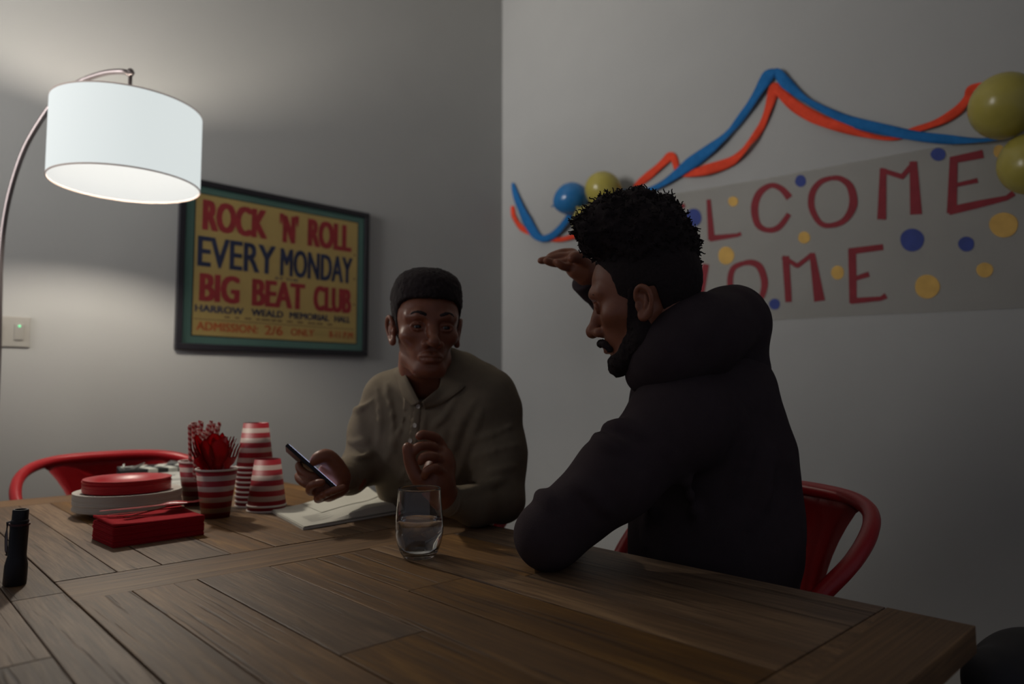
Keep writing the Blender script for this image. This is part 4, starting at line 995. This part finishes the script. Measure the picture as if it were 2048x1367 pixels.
# hair: short sides, tall flat top
hr = Sculpt(); hr.ell((0, -.018, .028), (.0755, .0965, .086), .02); hr.ell((0, .026, .036), (.0635, .059, .060), .03)
hr.ell((0, -.006, .076), (.0815, .094, .066), .025); hr.ell((.0, .020, .100), (.060, .060, .046), .03); hr.plane((0, .12, 1), .152, .045)
def zline1(Q):
    z = np.interp(Q[:, 1], [-.12, -.085, -.036, -.032, -.002, .003, .018, .026, .040, .060, .12], [-.07, -.08, -.06, .022, .022, -.020, -.012, .030, .050, .060, .064]); return (z - Q[:, 2]).astype(np.float32)
hr.cut(zline1, .004); hr.noise(lambda Q: vnoise(Q, (260, 260, 260)) + .8 * vnoise(Q, (110, 110, 110), 4), .0016)
V_, F_ = hr.surface(.0026); skin_obj('hair', [(xform(V_, M1), F_)], m_hair, man, O1)
def brows(M, parent, org, lift=0.0, name='eyebrow'):
    for x in (-1, 1):
        s = Sculpt(); s.chain([(x * .015, .0870, .0185 + lift), (x * .028, .0862, .0235 + lift), (x * .041, .0785, .0232 + lift), (x * .051, .0685, .016 + lift)], [.0036, .0044, .0038, .0022], .003, sm=3); s.noise(lambda Q: vnoise(Q, (400, 400, 400)), .0008)
        V, Fa = s.surface(.0016); skin_obj(name, [(xform(V, M), Fa)], m_hair, parent, org)
brows(M1, man, O1, .004)
# shirt
sh1 = Sculpt()
sh1.chain([Vector((O1.x + .0, O1.y, .60)), P(895, 985, 1.84), P(876, 900, 1.775), P(872, 845, 1.745)], [.150, .132, .135, .128], .05)
sh1.chain([P(815, 960, 1.80), P(812, 880, 1.77), P(800, 830, 1.755)], [.085, .088, .080], .05); sh1.chain([P(940, 960, 1.80), P(938, 880, 1.73), P(935, 840, 1.70)], [.085, .090, .085], .05)
sh1.chain([P(776, 792, 1.745), P(868, 777, 1.725), P(978, 805, 1.655)], [.058, .082, .064], .05); sh1.chain([P(868, 757, 1.715), P(868, 800, 1.725)], [.058, .08], .05); sh1.chain([P(908, 740, 1.71), P(975, 790, 1.67)], [.052, .066], .05)
sh1.chain([P(768, 795, 1.75), P(742, 865, 1.745), P(728, 930, 1.72)], [.056, .056, .055], .03); sh1.chain([P(728, 930, 1.72), P(700, 952, 1.65), P(682, 955, 1.60)], [.053, .047, .037], .02)
sh1.chain([P(988, 812, 1.66), P(1002, 905, 1.645), P(1003, 1000, 1.605)], [.062, .062, .054], .03); sh1.chain([P(1003, 1002, 1.605), P(950, 1010, 1.55), P(903, 1003, 1.505)], [.050, .045, .036], .02)
sh1.plane((0, 0, -1), -.54)
base1 = Sculpt(); base1.ops = list(sh1.ops)
def fold(s, base, pts, r, sink=.004, k=.014): s.chain([base.hit(u, v, sink) for u, v in pts], r, k, sm=3)
for pts, r in (([(952, 800), (925, 840), (902, 905)], [.004, .008, .004]), ([(915, 790), (890, 830), (868, 850)], [.003, .007, .003]), ([(965, 820), (945, 870), (915, 950)], [.004, .008, .004]),
               ([(948, 880), (985, 868), (1025, 850)], [.003, .008, .004]), ([(950, 915), (990, 900), (1035, 890)], [.003, .007, .004]), ([(945, 962), (985, 945), (1030, 930)], [.004, .009, .004]), ([(920, 985), (965, 975), (1010, 955)], [.004, .008, .004]),
               ([(775, 770), (785, 830), (790, 900)], [.003, .007, .004]), ([(755, 780), (762, 840), (758, 890)], [.003, .006, .003]), ([(810, 800), (800, 860), (770, 930)], [.003, .007, .003]), ([(850, 830), (835, 900), (800, 960)], [.003, .008, .004]),
               ([(745, 800), (725, 815), (708, 820)], [.003, .006, .003]), ([(735, 880), (712, 885), (694, 880)], [.003, .006, .003]), ([(745, 905), (715, 915), (690, 908)], [.003, .007, .003]), ([(845, 940), (820, 975), (790, 990)], [.003, .008, .004]), ([(890, 860), (870, 930), (850, 985)], [.003, .008, .004])):
    fold(sh1, base1, pts, r)
sh1.noise(crease(2.0, (12, 12, 5)), .012)
sh1.cut(lambda Q: .045 - np.linalg.norm(Q - _ln(P(848, 762, 1.655)), axis=1), .01)      # open neck
shirt = skin_obj('shirt', [surf(sh1, .0045)], m_shirt, man, O1)
def strip(name, A, B, m, parent, org, th=.003, n=6):
    a = catmull(A, n); c = catmull(B, n); V, Fc = [], []
    for p, q in zip(a, c):
        for k in range(4): t = k / 3; V.append(p.lerp(q, t) - org)
    for i in range(len(a) - 1):
        for k in range(3): j = i * 4 + k; Fc.append((j, j + 1, j + 5, j + 4))
    o = mesh_obj(name, V, Fc, m, parent, True); md = o.modifiers.new('thickness', 'SOLIDIFY'); md.thickness = th; md.offset = 0; return o
sf = lambda u, v, o_=.006: sh1.hit(u, v, -o_)
CA = [P(839, 804, 1.598), P(826, 778, 1.605), P(812, 750, 1.625), P(806, 728, 1.675), P(830, 716, 1.745), P(880, 716, 1.765), P(922, 728, 1.72), P(908, 752, 1.655), P(872, 780, 1.61), P(844, 804, 1.598)]
CB = [sf(824, 812), sf(806, 790), sf(796, 764), P(790, 742, 1.70), P(828, 740, 1.79), P(890, 742, 1.80), P(946, 752, 1.72), sf(930, 772), sf(885, 806), sf(850, 818)]
strip('collar', CA, CB, m_shirt, shirt, O1)
full1 = Sculpt(); full1.ops = list(sh1.ops)
pk = Sculpt(); pl = [(838, 803), (833, 840), (828, 880), (823, 920), (820, 960)]
for dx in (-7, -3, 1, 5): pk.chain([full1.hit(u + dx, v, .001) for u, v in pl], .0042, .005, sm=3)
skin_obj('placket', [surf(pk, .003)], m_shirt, shirt, O1)
for u, v in ((837, 812), (830, 850), (821, 881), (818, 925)):
    q = full1.hit(u, v, -.0045); bm = bmesh.new(); lathe(bm, [(0, 0), (.005, 0), (.0055, .001), (.005, .002), (.003, .0014), (0, .0014)], 16)
    o = autosmooth(obj('button', bm, m_btn, shirt)); o.location = q - O1; o.rotation_euler = UPV.rotation_difference(-HF - RT * .4).to_euler()
for pts, rr in (([P(690, 956, 1.615), P(676, 957, 1.588)], .035), ([P(912, 1004, 1.515), P(896, 1001, 1.495)], .034)):
    s = Sculpt(); s.limb(pts[0], pts[1], rr, rr - .001, .005); d = (pts[1] - pts[0]).normalized(); s.cut(lambda Q, d=_ln(d), p=_ln(pts[1]): (Q - p) @ d, .003); s.cut(lambda Q, d=_ln(d), p=_ln(pts[0]): -((Q - p) @ d) - .004, .003)
    skin_obj('cuff', [surf(s, .003)], m_shirt, shirt, O1)
skin_obj('trousers', [surf(lg1, .008)], m_jean, man, O1)
for a, f in feet1: shoe(a, f, man, O1)
# phone
Lx = (RT * .75 - UP * .66).normalized(); q_ = (-RT * .66 - UP * .75).normalized(); Sx = (q_ * .42 + FW * .91).normalized(); Nx = Lx.cross(Sx).normalized()
pc = P(622, 937, 1.575)
ph = thing('smartphone', 'black smartphone held up in the right hand of the person in the olive shirt', 'phone', pc)
def pbox(name, l0, l1, s0, s1, n0, n1, m, bev):
    bm = bmesh.new(); bx(bm, l0, l1, s0, s1, n0, n1, bev)
    for v in bm.verts: v.co = Lx * v.co.x + Sx * v.co.y + Nx * v.co.z
    return obj(name, bm, m, ph)
sg = 1 if Nx.dot(UP) > 0 else -1
pbox('case', -.073, .073, -.036, .036, -.0042, .0042, m_fb, .002)
pbox('screen', -.070, .070, -.033, .033, sg * .0042, sg * .0048, mat('lit_phone_screen', (0.02, 0.02, 0.03), 0.08, emit=(0.62, 0.66, 1.0), estr=1.1), 0)
pn = thing('pen', 'short dark pen with a bright metal tip lying under the hand that holds the phone', 'pen', onZ(640, 1004, TZ + .012))
bm = bmesh.new(); d = (onZ(668, 1006, TZ + .012) - onZ(626, 1003, TZ + .012)).normalized(); tube(bm, [d * -.003, d * .05], .0045, 12); obj('barrel', bm, m_fb, pn, True)
bm = bmesh.new(); tube(bm, [d * -.014, d * -.012, d * -.003], [.003, .0046, .0046], 12); obj('metal_tip', bm, m_steel, pn, True)

# ------------------------------------------------------------------ the man in the black hoodie
O2 = Vector((1.30, 0.79, 0))
man2 = thing('person', 'person in a black hoodie with tall curly hair, seen from the side', 'person', O2)
M2 = frame(P(1291, 594, 1.285), -RT * math.cos(R_(24)) + HF * math.sin(R_(24)) - UPV * math.tan(R_(12)), UPV - HF * .03, 1.06)
h2 = head(jaw=1.0, lips=1.05, nose=1.0, es=.84, ez=-.018, sk=(.087, -.013)); hv, hf = surf(h2, .0022)
nk2 = Sculpt(); nk2.chain([M2 @ Vector((0, -.035, -.03)), M2 @ Vector((0, -.05, -.09)), P(1380, 780, 1.39)], [.052, .052, .050], .02)
HR2 = Sculpt(); b = 1.57
HR2.chain(PH_([(1205, 575, .03), (1182, 553, .01), (1168, 540, 0)], b), [.027, .024, .024], .02)
HR2.chain(PH_([(1172, 538, 0), (1152, 520, .01), (1143, 508, .015)], b), [.022, .016, .0105], .02); HR2.chain(PH_([(1170, 545, -.01), (1150, 538, -.015), (1140, 531, -.015)], b), [.020, .014, .010], .02)
HR2.chain(PH_([(1171, 540, 0), (1150, 528, 0), (1138, 518, 0)], b), [.02, .015, .0105], .02)
HR2.chain(PH_([(1145, 505, .012), (1126, 505, .01), (1110, 509, .0), (1098, 514, -.005)], b), [.0098, .0088, .0078, .0068], .004, sm=3)
HR2.chain(PH_([(1140, 514, .0), (1118, 514, -.005), (1098, 519, -.01), (1081, 521, -.015)], b), [.0100, .0090, .0080, .0070], .004, sm=3)
HR2.chain(PH_([(1138, 523, -.01), (1118, 526, -.02), (1103, 525, -.025), (1092, 521, -.03)], b), [.0096, .0086, .0076, .0066], .004, sm=3)
HR2.chain(PH_([(1140, 533, -.02), (1128, 533, -.03), (1119, 528, -.035), (1114, 523, -.035)], b), [.0088, .0080, .0070, .0062], .004, sm=3)
HR2.chain(PH_([(1172, 530, -.02), (1160, 517, -.035), (1150, 513, -.045), (1143, 517, -.05)], b), [.0150, .0118, .0098, .0080], .006, sm=3)
HL2 = Sculpt(); fl_ = [P(1118, 1040, 1.42), P(1128, 1043, 1.48), P(1136, 1046, 1.53)]
HL2.chain(fl_, [.027, .026, .030], .02)
for i in range(4):
    o = (P(1136, 1046, 1.53)) + RT * (-.028 + i * .019); HL2.chain([o, o + HF * .05 + UPV * -.004, o + HF * .075 - UPV * .012, o + HF * .082 - UPV * .022], [.0115, .0095, .0085, .0075], .004)
HL2.chain([fl_[1], fl_[1] - RT * .038 + HF * .03, fl_[1] - RT * .045 + HF * .065 - UPV * .01], [.016, .012, .009], .01)
sL2, eL2, wL2 = P(1362, 838, 1.235), P(1098, 1068, 1.185), P(1118, 1040, 1.41)
sR2, eR2, wR2 = P(1352, 800, 1.53), P(1308, 705, 1.74), P(1188, 568, 1.60)
core2 = Sculpt(); core2.chain([Vector((O2.x, O2.y, .57)), P(1425, 1020, 1.42), P(1405, 880, 1.40), P(1400, 810, 1.39)], [.12, .12, .12, .09], .05)
core2.chain([sL2, P(1400, 800, 1.39), sR2], [.055, .08, .055], .04); core2.chain([sL2, eL2, wL2], [.055, .042, .028], .02); core2.chain([sR2, eR2, wR2], [.05, .042, .024], .02)
lg2, feet2 = seated_legs(Vector((O2.x, O2.y, .555)), (-.98, .2, 0))
for a, f in feet2: core2.limb((a.x, a.y, .45), a, .04, .035, .02)
skin_obj('body', [surf(core2, .009), (xform(hv, M2), hf), surf(nk2, .005), surf(HR2, .0022), surf(HL2, .003)], m_skin2, man2, O2)
eyes(M2, man2, O2, (0, .9, -.45)); brows(M2, man2, O2)
# hair: cropped sides under a tall curly top that falls forward
hs = Sculpt(); hs.ell((0, -.013, .028), (.0760, .0905, .087), .02); hs.ell((0, .022, .036), (.0655, .058, .060), .03)
def zline2(Q):
    z = np.interp(Q[:, 1], [-.12, -.085, -.036, -.032, -.002, .002, .026, .034, .048, .060, .12], [-.12, -.12, -.085, .004, .006, -.05, -.03, .040, .060, .072, .080]); return (z - Q[:, 2]).astype(np.float32)
hs.cut(zline2, .006); hs.noise(lambda Q: vnoise(Q, (300, 300, 300)), .0011); Vs_, Fs_ = hs.surface(.0028)
ht = Sculpt()
for u, v, d, r in ((1290, 488, 1.29, .088), (1245, 465, 1.285, .066), (1205, 455, 1.275, .045), (1178, 462, 1.27, .026), (1322, 500, 1.30, .068), (1334, 545, 1.31, .050), (1262, 430, 1.29, .046), (1300, 440, 1.30, .050), (1222, 432, 1.28, .033), (1190, 485, 1.28, .024), (1225, 470, 1.33, .05), (1290, 470, 1.36, .06)):
    ht.ell(P(u, v, d), (r, r, r), .02)
ht.noise(lambda Q: vnoise(Q, (62, 62, 62), 1.7) + .7 * vnoise(Q, (130, 130, 130), 7), .0058); Vt, Ft = ht.surface(.003)
hair2 = skin_obj('hair', [(xform(Vs_, M2), Fs_), (Vt, Ft)], m_hair, man2, O2)
rc = random.Random(21); cbm = bmesh.new()                                  # loose curls standing off the mass
for i in range(1500):
    v = rc.randrange(len(Vt)); p = Vector([float(x) for x in Vt[v]]); cen = P(1285, 520, 1.31); n = (p - cen); 
    if n.length < .03: continue
    n.normalize()
    if n.z < -.2: continue
    t1 = n.orthogonal().normalized(); t2 = n.cross(t1); L_ = rc.uniform(.005, .012); rr = rc.uniform(.0015, .003); ph_ = rc.random() * 6; tw = rc.uniform(.5, 1.3)
    lean = Vector((rc.uniform(-.5, .5), rc.uniform(-.5, .5), rc.uniform(-.3, .5)))
    pts = [p - n * .004 + (n + lean * .5 * (k / 9)) * (L_ * k / 9) + (t1 * math.cos(ph_ + tw * 2 * PI * k / 9) + t2 * math.sin(ph_ + tw * 2 * PI * k / 9)) * rr * (k / 9 + .2) for k in range(10)]
    tube(cbm, pts, [.0017 - .0007 * k / 9 for k in range(10)], 5)
for pts in ([(1192, 428), (1180, 425), (1166, 430), (1153, 438), (1144, 446)], [(1195, 470), (1175, 455), (1155, 460), (1138, 466)], [(1180, 470), (1162, 462), (1146, 468)], [(1275, 392), (1268, 382), (1266, 376)], [(1175, 445), (1160, 448), (1146, 456)]):
    for j in range(4):
        tube(cbm, catmull([P(u + rc.uniform(-3, 3), v + rc.uniform(-3, 3), 1.262 + rc.uniform(-.01, .01)) for u, v in pts], 5), .0014, 5)
for v in cbm.verts: v.co -= O2
cu_ = obj('loose_curls', cbm, m_hair, hair2, True)
# beard and moustache
bd = head(jaw=1.0, nose=1.0, lips=1.05, ear=False, sk=(.087, -.013)); bd.noise(lambda Q: np.ones(len(Q), dtype=np.float32), -.0032)
def beard_line(Q):
    z = np.interp(Q[:, 1], [-.030, -.012, .0, .012, .020, .034, .052, .066, .100], [-.09, -.06, .012, .008, -.020, -.056, -.074, -.086, -.090]); return np.maximum(Q[:, 2] - z, -Q[:, 1] - .040).astype(np.float32)
bd.cut(beard_line, .004); bd.chain([(0, .066, -.104), (0, .074, -.108)], [.020, .017], .012)
bd.chain([(-.030, .074, -.078), (-.027, .081, -.066), (-.011, .0925, -.0605), (0, .095, -.0600), (.011, .0925, -.0605), (.027, .081, -.066), (.030, .074, -.078)], [.005, .0050, .0058, .0050, .0058, .0050, .005], .005, sm=2)
bd.noise(lambda Q: vnoise(Q, (300, 300, 300)) + .7 * vnoise(Q, (120, 120, 120), 3), .0016); V_, F_ = bd.surface(.0026); skin_obj('beard', [(xform(V_, M2), F_)], m_hair, man2, O2)
# hoodie
hd = Sculpt()
hd.chain([Vector((O2.x, O2.y, .60)), P(1428, 1060, 1.42), P(1422, 960, 1.415), P(1402, 870, 1.395), P(1402, 800, 1.39)], [.172, .164, .156, .146, .125], .05)
hd.chain([P(1470, 780, 1.40), P(1475, 880, 1.42)], [.085, .10], .05)
hd.chain([P(1365, 828, 1.25), P(1395, 800, 1.37), P(1375, 800, 1.50)], [.088, .105, .085], .05)
hd.chain([P(1360, 842, 1.24), P(1235, 950, 1.205), P(1100, 1068, 1.185)], [.088, .070, .0585], .03); hd.chain([P(1098, 1070, 1.185), P(1108, 1052, 1.30), P(1116, 1042, 1.39)], [.056, .047, .036], .02)
hd.chain([P(1352, 800, 1.53), P(1308, 705, 1.74)], [.075, .058], .03); hd.chain([P(1308, 705, 1.74), P(1240, 628, 1.66), P(1178, 566, 1.592)], [.055, .045, .035], .02)
hd.plane((0, 0, -1), -.53)
base2 = Sculpt(); base2.ops = list(hd.ops)
for pts, r in (([(1208, 855), (1240, 850), (1290, 870)], [.006, .010, .004]), ([(1150, 960), (1185, 985), (1215, 1020)], [.003, .008, .004]), ([(1075, 985), (1090, 995), (1105, 1015)], [.003, .006, .003]), ([(1330, 900), (1370, 960), (1390, 1040)], [.004, .010, .004]), ([(1290, 960), (1300, 1030), (1290, 1090)], [.004, .009, .004]), ([(1480, 820), (1490, 900), (1470, 980)], [.004, .010, .004]), ([(1540, 900), (1530, 980), (1500, 1050)], [.004, .009, .004]), ([(1192, 870), (1215, 890), (1250, 900)], [.004, .009, .004])):
    fold(hd, base2, pts, r, .005, .02)
hd.noise(crease(6.0, (9, 9, 6)), .010)
hoodie = skin_obj('hoodie', [surf(hd, .005)], m_hood, man2, O2)
hk = Sculpt()
hk.chain([P(1290, 752, 1.30), P(1340, 712, 1.26), P(1400, 672, 1.28), P(1452, 642, 1.35), P(1468, 650, 1.42), P(1440, 690, 1.50), P(1370, 730, 1.52), P(1315, 765, 1.47)], [.030, .045, .055, .063, .062, .055, .045, .03], .03, sm=3)
hk.chain([P(1460, 690, 1.38), P(1465, 740, 1.40)], [.062, .075], .04)
hk.chain([P(1300, 742, 1.29), P(1335, 715, 1.235), P(1385, 680, 1.225), P(1440, 655, 1.29)], [.035, .05, .056, .06], .03, sm=2); hk.chain([P(1320, 702, 1.245), P(1365, 668, 1.235), P(1410, 640, 1.27)], [.030, .045, .05], .03, sm=2); hk.chain([P(1385, 720, 1.30), P(1400, 680, 1.38)], [.06, .055], .04)
hk.noise(crease(8.0, (10, 10, 10)), .008); skin_obj('hood', [surf(hk, .0045)], m_hood, hoodie, O2)
s = Sculpt(); pts = [P(1190, 578, 1.606), P(1166, 555, 1.582)]; s.limb(pts[0], pts[1], .036, .034, .005); d = (pts[1] - pts[0]).normalized(); s.cut(lambda Q, d=_ln(d), p=_ln(pts[1]): (Q - p) @ d, .004)
skin_obj('cuff', [surf(s, .003)], m_hood, hoodie, O2)
skin_obj('trousers', [surf(lg2, .008)], m_jean, man2, O2)
for a, f in feet2: shoe(a, f, man2, O2)
# ------------------------------------------------------------------ dark bag by the near corner of the table
bag = thing('backpack', 'dark backpack in shadow past the near right corner of the table', 'bag', (1.27, .22, 0))
GB = Vector((1.27, .22, 0))
s = Sculpt(); s.chain([P(1990, 1342, .98), P(2070, 1372, .98)], [.028, .034], .03); s.chain([GB + Vector((0, 0, .60)), GB + Vector((0, 0, .52))], [.11, .12], .04); s.chain([P(1985, 1372, .98), P(2075, 1375, .99)], [.035, .04], .04)
s.noise(crease(1.0, (8, 8, 8)), .01); 
skin_obj('pack', [surf(s, .006)], mat('black_nylon', srgb(30, 28, 32), 0.7, vary=0.1), bag, GB)
bm = bmesh.new(); tube(bm, catmull([Vector((.02, -.02, .66)), Vector((.0, -.02, .70)), Vector((-.03, .0, .66))], 5), .008, 8); obj('carry_handle', bm, m_hood, bag, True)
st = thing('stool', 'dark wooden stool under the backpack beside the table', 'stool', (1.27, .22, 0))
bm = bmesh.new(); lathe(bm, [(0, .37), (.15, .37), (.155, .38), (.155, .395), (.15, .40), (0, .40)], 36); autosmooth(obj('seat', bm, m_tw, st))
for k in range(4):
    a = PI / 4 + k * PI / 2; bm = bmesh.new(); tube(bm, [(.10 * math.cos(a), .10 * math.sin(a), .372), (.15 * math.cos(a), .15 * math.sin(a), 0)], .014, 10); obj('leg', bm, m_tw, st, True)
